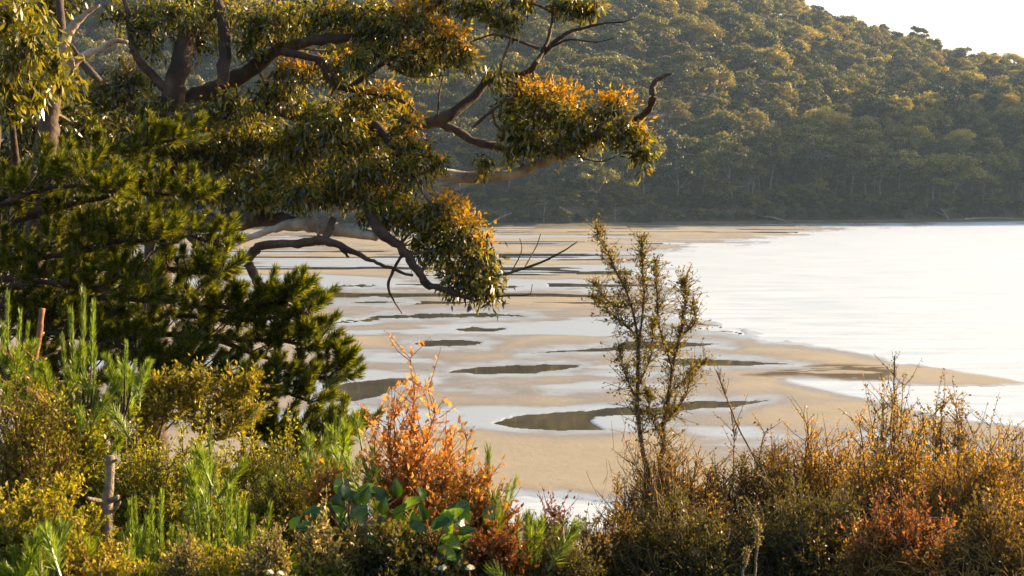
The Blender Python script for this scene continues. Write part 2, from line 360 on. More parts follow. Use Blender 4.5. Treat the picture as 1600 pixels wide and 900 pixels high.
def trunk_mesh(name, seed, cs, base, rad):
    r = np.random.default_rng(seed); mb = MB()
    bend = r.normal(size=2) * .5
    fork = np.array([bend[0], bend[1], base * .75])
    mb.tube(spline([[0, 0, -1.5], [bend[0] * .2, bend[1] * .4, base * .35], fork], 6), np.linspace(rad, rad * .7, 6), 5, False)
    for c in cs[::3]:
        e = np.array(c[:3]); m = fork * .45 + e * .55 + [0, 0, -.3]
        mb.tube(spline([fork, m, e], 5), np.linspace(rad * .6, rad * .15, 5), 4, False)
    return mb.mesh(name, PALE_TRUNK, True)
VAR = []
for k in range(14):
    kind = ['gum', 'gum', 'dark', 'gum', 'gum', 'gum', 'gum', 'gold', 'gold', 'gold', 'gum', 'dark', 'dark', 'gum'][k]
    mat = dict(gum=FAR_LEAF, gold=FAR_GOLD_LIT, dark=FAR_DARK)[kind]; r = np.random.default_rng(500 + k)
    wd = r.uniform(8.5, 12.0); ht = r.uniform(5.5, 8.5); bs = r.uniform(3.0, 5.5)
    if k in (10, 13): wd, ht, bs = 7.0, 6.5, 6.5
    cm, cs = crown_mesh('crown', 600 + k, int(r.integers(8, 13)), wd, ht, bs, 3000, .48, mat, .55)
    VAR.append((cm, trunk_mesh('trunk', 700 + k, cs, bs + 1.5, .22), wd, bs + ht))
# positions: a jittered grid over the slope that the camera sees, and a little more
pts = []
r = np.random.default_rng(77); yy = 500.0
while yy < 960:
    sp_ = 7.6 + (yy - 500) * .004
    for xx in np.arange(-.36 * yy, .42 * yy, sp_ * 1.05):
        x = xx + r.normal() * 2.0; y = yy + r.normal() * 2.0; u = y - shore_y(x)
        if u < 9 or u > 400: continue
        pts.append((x, y, float(hill_z(x, y))))
    yy += sp_
n_tree = len(pts)
for xx in np.arange(-190, 330, 2.1):
    for u0 in (7.5, 10.5, 14):
        x = xx + r.normal() * 1.2; y = float(shore_y(x)) + u0 + r.normal() * 1.2; pts.append((x, y, float(hill_z(x, y)) - r.uniform(1.6, 2.6)))
pts = np.array(pts)
def hit_hill(px, py):
    for y in np.arange(500, 1000, 2.0):
        d = y; p = W(px, py, d)
        for _ in range(3): d *= y / p[1]; p = W(px, py, d)
        if y > shore_y(p[0]) + 2 and p[2] <= hill_z(p[0], p[1]): return p
    return p
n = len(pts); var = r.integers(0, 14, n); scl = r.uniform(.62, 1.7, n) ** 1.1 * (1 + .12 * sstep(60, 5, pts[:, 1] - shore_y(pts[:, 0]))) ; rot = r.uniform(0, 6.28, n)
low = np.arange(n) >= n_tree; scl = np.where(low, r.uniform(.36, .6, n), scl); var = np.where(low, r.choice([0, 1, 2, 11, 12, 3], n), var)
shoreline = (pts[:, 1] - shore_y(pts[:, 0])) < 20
# sunlight put into leaf colour: gold kinds thin out low on the slope
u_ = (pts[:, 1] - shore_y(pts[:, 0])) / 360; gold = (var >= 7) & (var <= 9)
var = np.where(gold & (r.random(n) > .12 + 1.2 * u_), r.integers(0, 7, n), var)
# how much of each one shows
VW = np.array([v[2] for v in VAR]); VH = np.array([v[3] for v in VAR])
cpos = pts + np.stack([0 * scl, 0 * scl, (VH[var] - 2.6) * scl], -1)
qx, qy, qd = project(cpos); rad = VW[var] * scl * .5 * FPX / qd
buf = np.zeros((450, 800), bool); buf[:, :340] = True; vis = np.zeros(n)
yyg, xxg = np.mgrid[0:450, 0:800]
for i in np.argsort(qd):
    cx, cy, rr = qx[i] / 2, qy[i] / 2, max(rad[i] / 2, 1)
    x0, x1, y0, y1 = int(max(cx - rr, 0)), int(min(cx + rr + 1, 800)), int(max(cy - rr * .8, 0)), int(min(cy + rr * .8 + 1, 450))
    if x1 <= x0 or y1 <= y0: continue
    mk = ((xxg[y0:y1, x0:x1] - cx) / rr) ** 2 + ((yyg[y0:y1, x0:x1] - cy) / (rr * .8)) ** 2 < 1
    sub = buf[y0:y1, x0:x1]; vis[i] = (mk & ~sub).sum(); sub |= mk
vis = np.where(low, 0, vis); order = np.argsort(-vis); single = np.zeros(n, bool); single[order[:280]] = True
def far_tree(p, v, s, a, label, cat='tree', group=None, cm=None, tm=None, sz=None):
    t = thing('gum_tree', label, cat, p, group); t.rotation_euler = (0, 0, float(a)); t.scale = (float(s), float(s), float(sz or s))
    obj('trunk', tm or VAR[v][1], t); obj('crown', cm or VAR[v][0], t); return t
first = {}
for i in np.where(single)[0]:
    z = pts[i, 2]
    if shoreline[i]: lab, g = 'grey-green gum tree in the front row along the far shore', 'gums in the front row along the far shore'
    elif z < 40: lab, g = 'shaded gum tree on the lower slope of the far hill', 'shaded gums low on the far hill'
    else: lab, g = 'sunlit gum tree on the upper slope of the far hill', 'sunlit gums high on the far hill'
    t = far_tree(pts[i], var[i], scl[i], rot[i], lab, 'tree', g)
def ridge_at(px):
    ys_ = np.arange(620, 1000, 3.0); xs_ = (px - 800) / FPX * ys_; z_ = hill_z(xs_, ys_); k = int(np.argmax((z_ - CAM_H) / ys_)); return np.array([xs_[k], ys_[k], z_[k]])
# trees of the hill that stand out
def special(px, py, s, label, mat, name, seed, wd=11, ht=6, bs=4, nf=3200, lobes=11, flat=.55):
    p = hit_hill(px, py); cm, cs = crown_mesh('crown', seed, lobes, wd, ht, bs, nf, .48, mat, flat)
    t = far_tree(p, 0, s, .3 * seed, label, 'tree', None, cm, trunk_mesh('trunk', seed, cs, bs + 1, .25)); t.name = name
special(1258, 208, 1.0, 'bright yellow-green tree at the middle of the far hillside', FAR_YELLOW, 'yellow_tree', 31, 11, 8, 4)
special(1362, 222, 1.15, 'broad domed golden-orange gum above the shaded belt of the far hill', FAR_GOLD_LIT, 'golden_gum_tree', 32, 16, 6, 4, 4500, 16)
special(1492, 158, 1.2, 'dark rounded tree among golden gums on the right hillside', FAR_DARK, 'dark_tree', 33, 12, 9, 3, 3600, 12, .8)
for k, (px, py, lab) in enumerate([(1318, 40, 'small umbrella-topped gum standing above the ridge line, leftmost against the sky'), (1366, 46, 'umbrella-topped gum standing above the ridge line, second against the sky'),
                                   (1480, 76, 'umbrella-topped gum standing above the ridge line, nearest the right end of the ridge')]):
    p = ridge_at(px); cm, cs = crown_mesh('crown', 40 + k, 7, 9, 3.4, 8, 900, .5, FAR_DARK, .45, 1.1)
    far_tree(p, 0, 1.0, k, lab, 'tree', None, cm, trunk_mesh('trunk', 40 + k, cs, 10, .3)).name = 'emergent_gum_tree'
# bare dead trees and driftwood on the far shore
def dead_tree(px, py, h, label, seed, lean=.1):
    p = hit_hill(px, py); p[1] = shore_y(p[0]) + 7; p[2] = hill_z(p[0], p[1]); r = np.random.default_rng(seed); mb = MB(); t = thing('dead_tree', label, 'dead tree', p)
    top = p + [lean * h, 0, h]; mb.tube(spline([p - [0, 0, .5], p + [lean * h * .2, 0, h * .5], top], 7), np.linspace(.3, .08, 7), 6); mb.part('trunk', PALE_DEAD, t)
    for k in range(6):
        b = p + (top - p) * r.uniform(.35, .9); e = b + [r.normal() * .2 * h, r.normal() * .15 * h, h * r.uniform(.1, .3)]
        mb = MB(); mb.tube(spline([b, (b + e) / 2 - [0, 0, .2], e], 5), np.linspace(.11, .04, 5), 4); mb.part('branch', PALE_DEAD, t)
PALE_DEAD = barkmat('bleached_wood', (.12, .11, .10), (.20, .18, .165), (.30, .28, .26), 2, .3)
dead_tree(1447, 330, 9, 'bare pale dead tree standing on the right of the far shore', 3, -.05)
dead_tree(850, 350, 7, 'bare pale dead trunk standing on the far shore behind the white limb', 4, .08)
dead_tree(960, 345, 6, 'slim bare pale trunk on the far shore beside the tall shrub tip', 5, .02)
def driftwood(pa, pb, rad, label, seed):
    a = hit_hill(*pa); b = hit_hill(*pb)
    for p in (a, b): p[1] = shore_y(p[0]) + 1.5; p[2] = hill_z(p[0], p[1])
    a[2] += .25; b[2] += max(.3, (pa[1] - pb[1]) / FPX * 520)
    t = thing('driftwood', label, 'driftwood', a); r = np.random.default_rng(seed); mb = MB()
    mb.tube(spline([a, (a + b) / 2 + [0, 0, .3], b], 8), np.linspace(rad, rad * .4, 8), 6); mb.part('log', PALE_DEAD, t)
    for k in range(4):
        s = a + (b - a) * r.uniform(.3, .9); e = s + [r.normal() * 1.5, r.normal() * .5, r.uniform(.5, 2.0)]
        mb = MB(); mb.tube([s, (s + e) / 2, e], [rad * .4, rad * .3, rad * .12], 4); mb.part('branch', PALE_DEAD, t)
driftwood((765, 356), (800, 338), .35, 'fallen pale tree leaning on the far shore at the left', 1)
driftwood((1225, 350), (1188, 341), .3, 'thin pale log slanting on the far shore at the centre', 2)
driftwood((1478, 342), (1455, 322), .45, 'pale fallen trunk sliding down the far bank below the bare dead tree', 3)
driftwood((1500, 341), (1580, 341), .4, 'long low drift log lying along the far shore at the right', 4)

# the rest of the wood: one object
def forest_rest():
    ids = np.where(~single)[0]
    me = bpy.data.meshes.new('far_wood'); me.vertices.add(len(ids)); me.vertices.foreach_set('co', pts[ids].astype(np.float32).ravel())
    for nm, ty, va in (('vs', 'FLOAT', scl[ids]), ('vr', 'FLOAT', rot[ids]), ('vi', 'INT', var[ids])):
        a = me.attributes.new(nm, ty, 'POINT'); a.data.foreach_set('value', va.astype(np.float32 if ty == 'FLOAT' else np.int32))
    o = obj('far_wood', me, label='eucalyptus forest covering the far hillside across the bay', cat='forest', kind='stuff')
    ng = bpy.data.node_groups.new('far_wood', 'GeometryNodeTree')
    ng.interface.new_socket('Geometry', in_out='INPUT', socket_type='NodeSocketGeometry'); ng.interface.new_socket('Geometry', in_out='OUTPUT', socket_type='NodeSocketGeometry')
    N = ng.nodes; L = ng.links; gi = N.new('NodeGroupInput'); go = N.new('NodeGroupOutput')
    # the variants come from trees that stand in the scene
    rep = {}
    for ob in bpy.data.objects:
        if ob.parent and ob.name.split('.')[0] in ('crown', 'trunk'): rep.setdefault(ob.data.name, ob)
    jall = N.new('GeometryNodeJoinGeometry'); insts = []
    for k, (cm, tm, _, _) in enumerate(VAR):
        if cm.name not in rep:                      # no single tree of this kind: use a neighbour kind
            cm, tm = VAR[0][0], VAR[0][1]
        j = N.new('GeometryNodeJoinGeometry')
        for m_ in (cm, tm):
            oi = N.new('GeometryNodeObjectInfo'); oi.inputs['Object'].default_value = rep[m_.name]; oi.transform_space = 'ORIGINAL'; L.new(oi.outputs['Geometry'], j.inputs[0])
        g2 = N.new('GeometryNodeGeometryToInstance'); L.new(j.outputs[0], g2.inputs[0]); insts.append(g2)
    for g2 in reversed(insts): L.new(g2.outputs[0], jall.inputs[0])
    def na(name, ty):
        a = N.new('GeometryNodeInputNamedAttribute'); a.data_type = ty; a.inputs['Name'].default_value = name
        return [s for s in a.outputs if s.enabled and s.name == 'Attribute'][0]
    ip = N.new('GeometryNodeInstanceOnPoints'); ip.inputs['Pick Instance'].default_value = True
    L.new(gi.outputs[0], ip.inputs['Points']); L.new(jall.outputs[0], ip.inputs['Instance']); L.new(na('vi', 'INT'), ip.inputs['Instance Index'])
    cx = N.new('ShaderNodeCombineXYZ'); L.new(na('vr', 'FLOAT'), cx.inputs[2]); L.new(cx.outputs[0], ip.inputs['Rotation'])
    cs = N.new('ShaderNodeCombineXYZ'); v = na('vs', 'FLOAT')
    for q in range(3): L.new(v, cs.inputs[q])
    L.new(cs.outputs[0], ip.inputs['Scale']); L.new(ip.outputs[0], go.inputs[0])
    md = o.modifiers.new('trees', 'NODES'); md.node_group = ng
forest_rest()

# ------------------------------------------------------------------ haze
def haze(density):
    m = bpy.data.materials.new('haze_air'); m.use_nodes = True; t = m.node_tree
    for nd in list(t.nodes): t.nodes.remove(nd)
    out = t.nodes.new('ShaderNodeOutputMaterial'); v = t.nodes.new('ShaderNodeVolumePrincipled')
    v.inputs['Color'].default_value = (.5, .72, 1, 1); v.inputs['Density'].default_value = density; v.inputs['Anisotropy'].default_value = .2
    t.links.new(v.outputs[0], out.inputs['Volume'])
    x0, x1, y0, y1, z0, z1 = -540, 920, -45, 1320, -2, 300
    vs = [(x, y, z) for z in (z0, z1) for x, y in ((x0, y0), (x1, y0), (x1, y1), (x0, y1))]
    obj('haze', mesh_np('haze', vs, np.array([[0, 3, 2, 1], [4, 5, 6, 7], [0, 1, 5, 4], [1, 2, 6, 5], [2, 3, 7, 6], [3, 0, 4, 7]]), m), kind='stuff')
haze(.00009)
# ------------------------------------------------------------------ near plants: helpers
def sticks(mb, A, B, ra, rb):
    """many thin three-sided sticks at once"""
    A = np.asarray(A, float); B = np.asarray(B, float); n = len(A)
    if n == 0: return
    t = unit(B - A); ref = np.where(np.abs(t[:, 2:3]) < .8, [[0, 0, 1.]], [[1., 0, 0]]); a = unit(np.cross(t, ref)); b = np.cross(t, a)
    ra = np.broadcast_to(ra, (n,))[:, None]; rb = np.broadcast_to(rb, (n,))[:, None]; v = []
    for P, r_ in ((A, ra), (B, rb)):
        for k in range(3):
            an = k * 2.0944; v.append(P + r_ * (math.cos(an) * a + math.sin(an) * b))
    v = np.stack(v, 1); i = np.arange(n)[:, None] * 6
    q = np.concatenate([i + [[k, (k + 1) % 3, 3 + (k + 1) % 3, 3 + k]] for k in range(3)], 1).reshape(-1, 4)
    mb.add(v, q)
def limb_pts(pl, n=None):
    """polyline of (px, py, depth, radius in px) -> smooth points and radii in metres"""
    s = spline(pl, n or max(6, 4 * len(pl))); return W(s[:, 0], s[:, 1], s[:, 2]), s[:, 3] * s[:, 2] / FPX * .85
def wobble(p, r_, amt):
    n = len(p); return p + np.concatenate([[[0, 0, 0]], r_.normal(size=(n - 2, 3)) * amt, [[0, 0, 0]]])

BARK_GUM = barkmat('gum_bark', (.022, .013, .008), (.055, .032, .018), (.12, .08, .05), 3.0, .7)
BARK_PALE = barkmat('pale_gum_bark', (.13, .08, .045), (.29, .21, .14), (.44, .36, .27), 4.0, .8)
BARK_PINE = barkmat('pine_bark', (.02, .013, .009), (.06, .036, .022), (.12, .07, .045), 9, .9)
BARK_GREY = barkmat('grey_dead_wood', (.11, .08, .05), (.20, .155, .105), (.30, .24, .17), 22, .7)
BARK_CREAM = barkmat('cream_gum_bark', (.20, .13, .08), (.48, .40, .30), (.66, .59, .49), 3.0, .8)
TWIG = barkmat('twig_bark', (.05, .03, .018), (.10, .065, .04), (.17, .12, .08), 20, .2)
TWIG_RED = barkmat('red_twig_bark', (.12, .045, .022), (.22, .09, .04), (.3, .15, .07), 20, .2)
STRAW = barkmat('dry_tendril', (.22, .125, .03), (.37, .225, .055), (.5, .34, .12), 15, .1)
GUM_LEAF = leafmat('gum_leaf', [(.013, .022, .004), (.026, .038, .006), (.07, .075, .009), (.20, .165, .014)], .42, .05, .3, .15)
GUM_YOUNG_LIT = leafmat('gum_young_lit_leaf', [(.34, .18, .008), (.45, .25, .010), (.48, .25, .010), (.36, .27, .012), (.22, .18, .010)], .5, .03, .4, .08)  # orange of new growth plus backlight put into the colour
GUM_LIME = leafmat('gum_lime_leaf', [(.12, .14, .008), (.21, .21, .010), (.32, .27, .012), (.09, .10, .008)], .5, .05, .35, .08)
PINE_NEEDLE = leafmat('pine_needle', [(.018, .038, .004), (.05, .082, .005), (.15, .175, .008), (.33, .32, .012)], .5, .06, .4, .3)
SHOOT_NEEDLE = leafmat('young_pine_needle', [(.10, .18, .014), (.18, .27, .016), (.29, .36, .02)], .5, .06, .4, .25)

# ------------------------------------------------------------------ the big gum tree
GUM_D = 16.0
gx, gy, _ = W(235, 600, 16.6); gum = thing('gum_tree', 'large gum tree reaching over the flats with orange-tipped leaf clumps', 'tree', (gx, gy, float(bank_z(gx, gy))))
base = np.array(gum.location); d0 = 16.6
LAST = [None]
def add_limb(tree, pl, mat, name='limb', k=8, seed=0, knob=.12, wob=.25):
    p, r_ = limb_pts(pl); rr = np.random.default_rng(seed + len(pl) * 7 + int(pl[0][0])); n = len(p)
    p = wobble(p, rr, r_.mean() * wob); r_ = r_ * (1 + knob * rr.normal(size=n))
    mb = MB(); mb.tube(p, np.maximum(r_, .004), k); LAST[0] = mb.part(name, mat, tree, True); return p
skel = []
bpx, bpy_, bd = project(base)
skel.append(add_limb(gum, [(bpx, bpy_ + 12, bd, 34), (238, 600, 16.6, 29), (248, 400, 16.4, 27), (255, 260, 16.2, 25), (268, 160, 16, 22), (285, 90, 16, 19), (295, 30, 16.1, 17), (302, -70, 16.2, 14)], BARK_GUM, 'trunk', 12, 0, .04, .05))
LIMBS = [
    ([(262, 175, 16.1, 18), (300, 152, 16.2, 16), (350, 134, 16.2, 16), (392, 108, 16.1, 15), (440, 76, 16, 12), (500, 62, 15.5, 10), (560, 58, 15.5, 8), (640, 35, 15.4, 5), (705, -12, 15.3, 3)], BARK_GUM),
    ([(345, 135, 15.8, 12), (352, 60, 15.9, 11), (342, 0, 16, 9), (335, -70, 16, 8)], BARK_GUM),
    ([(440, 80, 15.6, 8), (500, 95, 15.6, 8), (522, 128, 15.6, 10), (545, 140, 15.6, 6), (600, 150, 15.5, 4), (640, 165, 15.4, 3)], BARK_GUM),
    ([(540, 142, 15.6, 5), (590, 105, 15.5, 5), (640, 80, 15.4, 3), (700, 70, 15.3, 2)], BARK_GUM),
    ([(330, 150, 16.5, 12), (450, 178, 16.8, 11), (540, 195, 16.6, 11), (610, 205, 15.9, 10.5), (650, 197, 15.6, 10.5), (692, 184, 15.5, 10), (740, 152, 15.6, 8.5), (765, 123, 15.6, 7.5), (815, 117, 15.6, 6.5), (838, 98, 15.4, 5.5), (868, 64, 15.2, 4.5), (905, 45, 15.2, 3), (990, 30, 15.2, 1.2)], BARK_GUM),
    ([(838, 98, 15.2, 5), (856, 62, 15.3, 4), (864, 20, 15.4, 3.2), (862, -25, 15.5, 2.5)], BARK_GUM),
    ([(842, 76, 15.2, 3), (800, 60, 15.1, 2.5), (770, 54, 15, 2.2), (735, 66, 15, 1.6)], BARK_GUM),
    ([(858, 75, 15.2, 3), (890, 62, 15.1, 2), (930, 66, 15, 1.2), (960, 60, 15, .8)], BARK_GUM),
    ([(676, 188, 15.55, 9), (712, 204, 15.5, 8.5), (745, 222, 15.5, 8), (800, 232, 15.6, 7), (870, 240, 15.6, 5), (930, 218, 15.5, 4.5), (965, 196, 15.4, 4.5), (1002, 182, 15.2, 6), (1019, 158, 14.9, 7), (1021, 134, 14.9, 6), (1032, 122, 14.9, 4.5), (1052, 114, 14.9, 1.6)], BARK_GUM),
    ([(480, 235, 16.6, 12), (560, 252, 16.4, 12), (668, 267, 15.6, 11), (720, 276, 15.5, 11), (760, 276, 15.5, 10.5), (810, 269, 15.5, 9.5), (852, 251, 15.5, 8), (905, 236, 15.5, 5), (950, 222, 15.5, 3)], BARK_CREAM),
    ([(585, 195, 15.4, 9), (612, 225, 15.3, 8), (632, 255, 15.2, 5), (650, 280, 15.1, 2)], BARK_GUM),
    ([(250, 345, 16.2, 20), (310, 347, 15.9, 18), (370, 345, 15.6, 16), (430, 344, 15.3, 14), (475, 346, 15.2, 9)], BARK_GUM),
    ([(372, 380, 15.3, 5), (420, 360, 15.2, 7), (462, 350, 15.15, 12), (500, 352, 15.1, 15), (540, 361, 15.1, 12), (590, 369, 15, 10)], BARK_CREAM),
    ([(412, 452, 14.6, 8), (398, 432, 14.6, 9), (388, 408, 14.6, 9.5), (400, 389, 14.6, 9), (422, 381, 14.6, 8.5), (470, 380, 14.7, 8), (506, 375, 14.8, 8.5), (540, 388, 14.7, 6), (575, 404, 14.6, 4), (600, 415, 14.6, 3.5), (645, 430, 14.5, 2.5)], BARK_GUM),
    ([(503, 378, 14.8, 7), (514, 360, 14.9, 7), (522, 341, 15, 6)], BARK_GUM),
    ([(530, 384, 14.75, 5), (545, 402, 14.7, 2)], BARK_GUM),
    ([(480, 290, 15.2, 2.5), (490, 335, 15, 3), (499, 372, 14.85, 3)], BARK_PALE),
    ([(540, 240, 15.5, 13), (565, 300, 15.2, 13), (592, 358, 14.9, 11), (626, 386, 14.8, 9), (650, 418, 14.7, 7.5), (668, 444, 14.7, 7), (692, 453, 14.6, 6), (740, 468, 14.6, 3)], BARK_GUM),
    ([(632, 392, 14.8, 3.5), (614, 424, 14.8, 3), (607, 452, 14.8, 2.5), (628, 490, 14.8, 1)], BARK_GUM),
    ([(735, 440, 14.6, 3), (790, 428, 14.6, 2.6), (840, 412, 14.6, 2.2), (870, 398, 14.6, 1.8), (902, 378, 14.6, 1)], BARK_GUM),
    ([(820, 418, 14.6, 1.5), (838, 385, 14.7, 1.1), (845, 365, 14.7, .8)], BARK_GUM), ([(800, 424, 14.6, 1.4), (815, 392, 14.5, 1), (812, 372, 14.5, .7)], BARK_GUM),
    ([(740, 470, 14.6, 2), (790, 462, 14.6, 1.5), (826, 460, 14.6, 1.1), (832, 444, 14.6, .7)], BARK_GUM),
    ([(560, 60, 15.5, 4), (620, 110, 15.4, 3), (660, 120, 15.3, 2), (700, 118, 15.2, 1)], BARK_GUM),
    ([(692, 120, 15.2, 1.5), (686, 150, 15.2, 1.6), (684, 186, 15.2, 2)], BARK_GUM), ([(738, 200, 15.1, 3), (760, 180, 15, 3), (800, 150, 14.9, 1.6)], BARK_GUM),
    ([(262, 330, 15.5, 9), (290, 362, 15.2, 9), (322, 396, 15, 8)], BARK_GUM),
    ([(255, 200, 16, 14), (180, 150, 16.1, 10), (130, 100, 16.2, 7), (90, 40, 16.3, 4)], BARK_GUM),
    ([(270, 150, 16, 9), (215, 90, 15.9, 7), (200, 30, 15.9, 5), (190, -30, 15.9, 4)], BARK_GUM),
    ([(960, 175, 14.95, 2.5), (930, 205, 15, 2), (890, 222, 15.1, 1.4)], BARK_GUM),
    ([(900, 245, 15.2, 2), (940, 252, 15.2, 1.4), (975, 238, 15.2, .8)], BARK_GUM),
]
for k, (pl, m) in enumerate(LIMBS): skel.append(add_limb(gum, pl, m, 'limb', 9 if pl[0][3] > 5 else 5, k, .08, .13))
SK = np.concatenate(skel)
def leaf_clump(tree, cx, cy, rx, ry, d, young=.3, dens=1.0, seed=0, leaf=.085, lime=.32, skel=None, mats=None):
    """a hanging mass of gum leaves on twiglets; upper right shoots carry young leaves, backlight put into their gold"""
    r_ = np.random.default_rng(3000 + seed); c = W(cx, cy, d); ax = np.array([rx * d / FPX, .8 * (rx + ry) * .5 * d / FPX, ry * d / FPX])
    nt = max(10, int(dens * 165 * ax[0] * ax[2] * 4 / .9 + 6)); u = rdir(nt, r_) * (r_.random(nt) ** .38)[:, None]
    # irregular outline
    u *= (1 + .22 * np.sin(3.1 * np.arctan2(u[:, 2], u[:, 0]) + seed) * r_.random(nt))[:, None]
    T = c + u * ax
    S = SK if skel is None else skel
    root = S[np.argmin(((S - c) ** 2).sum(1))]
    tw = MB(); hub = c + [0, 0, -.25 * ax[2]]
    tw.tube(spline([root, (root + hub) / 2 + r_.normal(size=3) * .05, hub], 6), np.linspace(.016, .010, 6), 5)
    fr = r_.random(nt) < .45; st = hub + (T[fr] - hub) * .12; md = hub + (T[fr] - hub) * .55 + r_.normal(size=(fr.sum(), 3)) * .03
    sticks(tw, st, md, .006, .004); sticks(tw, md, T[fr], .004, .002)
    per = 17; P = np.repeat(T, per, 0); n = len(P); tdir = np.repeat(unit(u + [0, 0, -.15]), per, 0)
    P = P + tdir * (r_.random(n)[:, None] - .6) * .13 + r_.normal(size=(n, 3)) * .038
    D = .35 * tdir + [0, 0, -.75] + .55 * r_.normal(size=(n, 3)); Nn = rdir(n, r_)
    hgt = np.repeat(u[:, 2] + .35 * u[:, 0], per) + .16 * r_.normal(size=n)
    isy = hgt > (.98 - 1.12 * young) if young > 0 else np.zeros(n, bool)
    isl = ~isy & (r_.random(n) < lime + .6 * np.clip(hgt, 0, 1) * (young > 0))  # lime share grows towards the sunward top, light put into colour
    L = leaf * r_.uniform(.6, 1.25, n); Wd = L * r_.uniform(.22, .34, n)
    D[isy] = .8 * tdir[isy] + [0, 0, .1] + .7 * r_.normal(size=(isy.sum(), 3)); L[isy] *= .75
    ms = mats or (GUM_LEAF, GUM_LIME, GUM_YOUNG_LIT)
    clump = tw.part('leaf_clump', TWIG, tree, kind='stuff')
    for msk, m, nm in ((~isy & ~isl, ms[0], 'leaves'), (isl, ms[1], 'lime_leaves'), (isy, ms[2], 'young_lit_leaves')):
        if msk.sum() > 3:
            mb = MB(); mb.leaves(P[msk], D[msk], Nn[msk], L[msk], Wd[msk], .2, .4); mb.part(nm, m, tree, kind='stuff').parent = clump
CL = [  # px, py, rx, ry, depth, share of young and lit-coloured leaves, density
    (848, 172, 66, 52, 15.4, .52, 1.1), (805, 205, 34, 42, 15.2, .1, 1), (896, 196, 36, 44, 15.2, .35, 1), (850, 228, 60, 20, 15.1, .1, .9), (825, 140, 36, 22, 15.5, .7, .9),
    (962, 172, 34, 34, 15.1, .66, 1), (985, 208, 30, 32, 15, .45, 1), (1003, 238, 17, 26, 15, .2, 1), (940, 200, 26, 26, 15.2, .15, .8),
    (688, 322, 42, 28, 14.9, .72, 1), (722, 362, 46, 38, 14.8, .55, 1), (752, 405, 38, 42, 14.7, .42, 1), (690, 385, 48, 42, 14.9, .12, 1.05), (728, 440, 44, 34, 14.7, .12, 1), (765, 450, 22, 28, 14.6, .2, 1), (660, 350, 34, 34, 15, .2, .9),
    (648, 34, 50, 40, 15.3, .72, 1), (700, 66, 44, 36, 15.2, .75, 1), (600, 50, 44, 42, 15.4, .3, 1), (722, 88, 24, 28, 15.2, .7, .9), (650, 95, 46, 30, 15.3, .45, 1), (690, 0, 50, 26, 15.3, .55, 1), (560, 18, 46, 32, 15.5, .15, 1),
    (752, 8, 44, 24, 15.2, .12, 1), (790, 30, 26, 24, 15.1, 0, .9), (885, 4, 46, 18, 15.3, .1, 1), (920, 18, 28, 18, 15.3, .2, .9), (815, 0, 36, 14, 15.3, .1, .8),
    (642, 226, 34, 26, 15.2, .6, 1), (625, 265, 44, 32, 15.1, .25, 1), (608, 148, 36, 20, 15.5, .6, .9), (560, 170, 40, 28, 15.6, .3, 1), (470, 112, 44, 22, 15.9, .7, 1), (430, 150, 60, 26, 16, .15, 1), (525, 108, 44, 26, 15.7, .35, .9),
    (420, 30, 60, 34, 15.8, .08, 1), (505, 28, 50, 34, 15.6, .1, 1), (330, 18, 48, 32, 16, .08, .9), (235, 40, 38, 42, 16, .05, .8), (300, 60, 34, 34, 16.2, .08, .8), (390, 70, 34, 20, 15.9, .1, .7),
    (390, 225, 74, 46, 16.2, .1, 1), (490, 225, 74, 44, 16, .12, 1), (575, 235, 56, 42, 15.6, .2, 1), (310, 240, 60, 50, 16.2, .05, 1), (440, 285, 70, 36, 15.8, .05, 1), (540, 298, 56, 38, 15.4, .12, 1), (606, 312, 46, 36, 15.2, .3, 1), (350, 300, 52, 34, 15.8, .03, 1), (400, 310, 34, 26, 15.2, .05, 1),
    (620, 340, 36, 26, 15.1, .1, .9), (640, 190, 24, 18, 15.2, .4, .7), (200, 130, 44, 34, 16, .2, .9), (250, 175, 50, 30, 15.8, .05, 1), (140, 160, 40, 30, 16, .1, .9), (510, 175, 40, 24, 15.8, .1, .9),
    (160, 200, 54, 34, 16, .05, .9), (240, 225, 50, 34, 15.9, .05, 1), (780, 118, 22, 14, 15.2, .15, .6), (756, 258, 10, 22, 15.2, .2, .6), (680, 255, 14, 22, 15.2, .3, .7), (185, 20, 24, 30, 16, .05, .5),
    (520, 205, 50, 36, 15.2, .12, 1), (350, 170, 50, 34, 15.3, .05, 1), (560, 95, 34, 24, 15.2, .3, .9), (280, 20, 40, 30, 15.6, .05, .9), (590, 330, 30, 26, 15, .2, .9),
    (560, 270, 46, 30, 15, .15, 1), (470, 300, 46, 26, 15, .05, 1), (450, 40, 60, 40, 16.6, 0, 1), (560, 60, 60, 40, 16.5, .1, 1), (380, 200, 60, 40, 17, 0, 1), (500, 270, 80, 50, 16.9, 0, 1), (300, 180, 60, 40, 17, 0, .9), (330, 270, 70, 50, 17.0, 0, 1), (590, 190, 50, 40, 16.3, .2, .9), (190, 260, 70, 50, 17, 0, 1), (120, 240, 60, 50, 17, 0, .9),
]
for k, c in enumerate(CL): leaf_clump(gum, *c[:6], dens=c[6], seed=k)

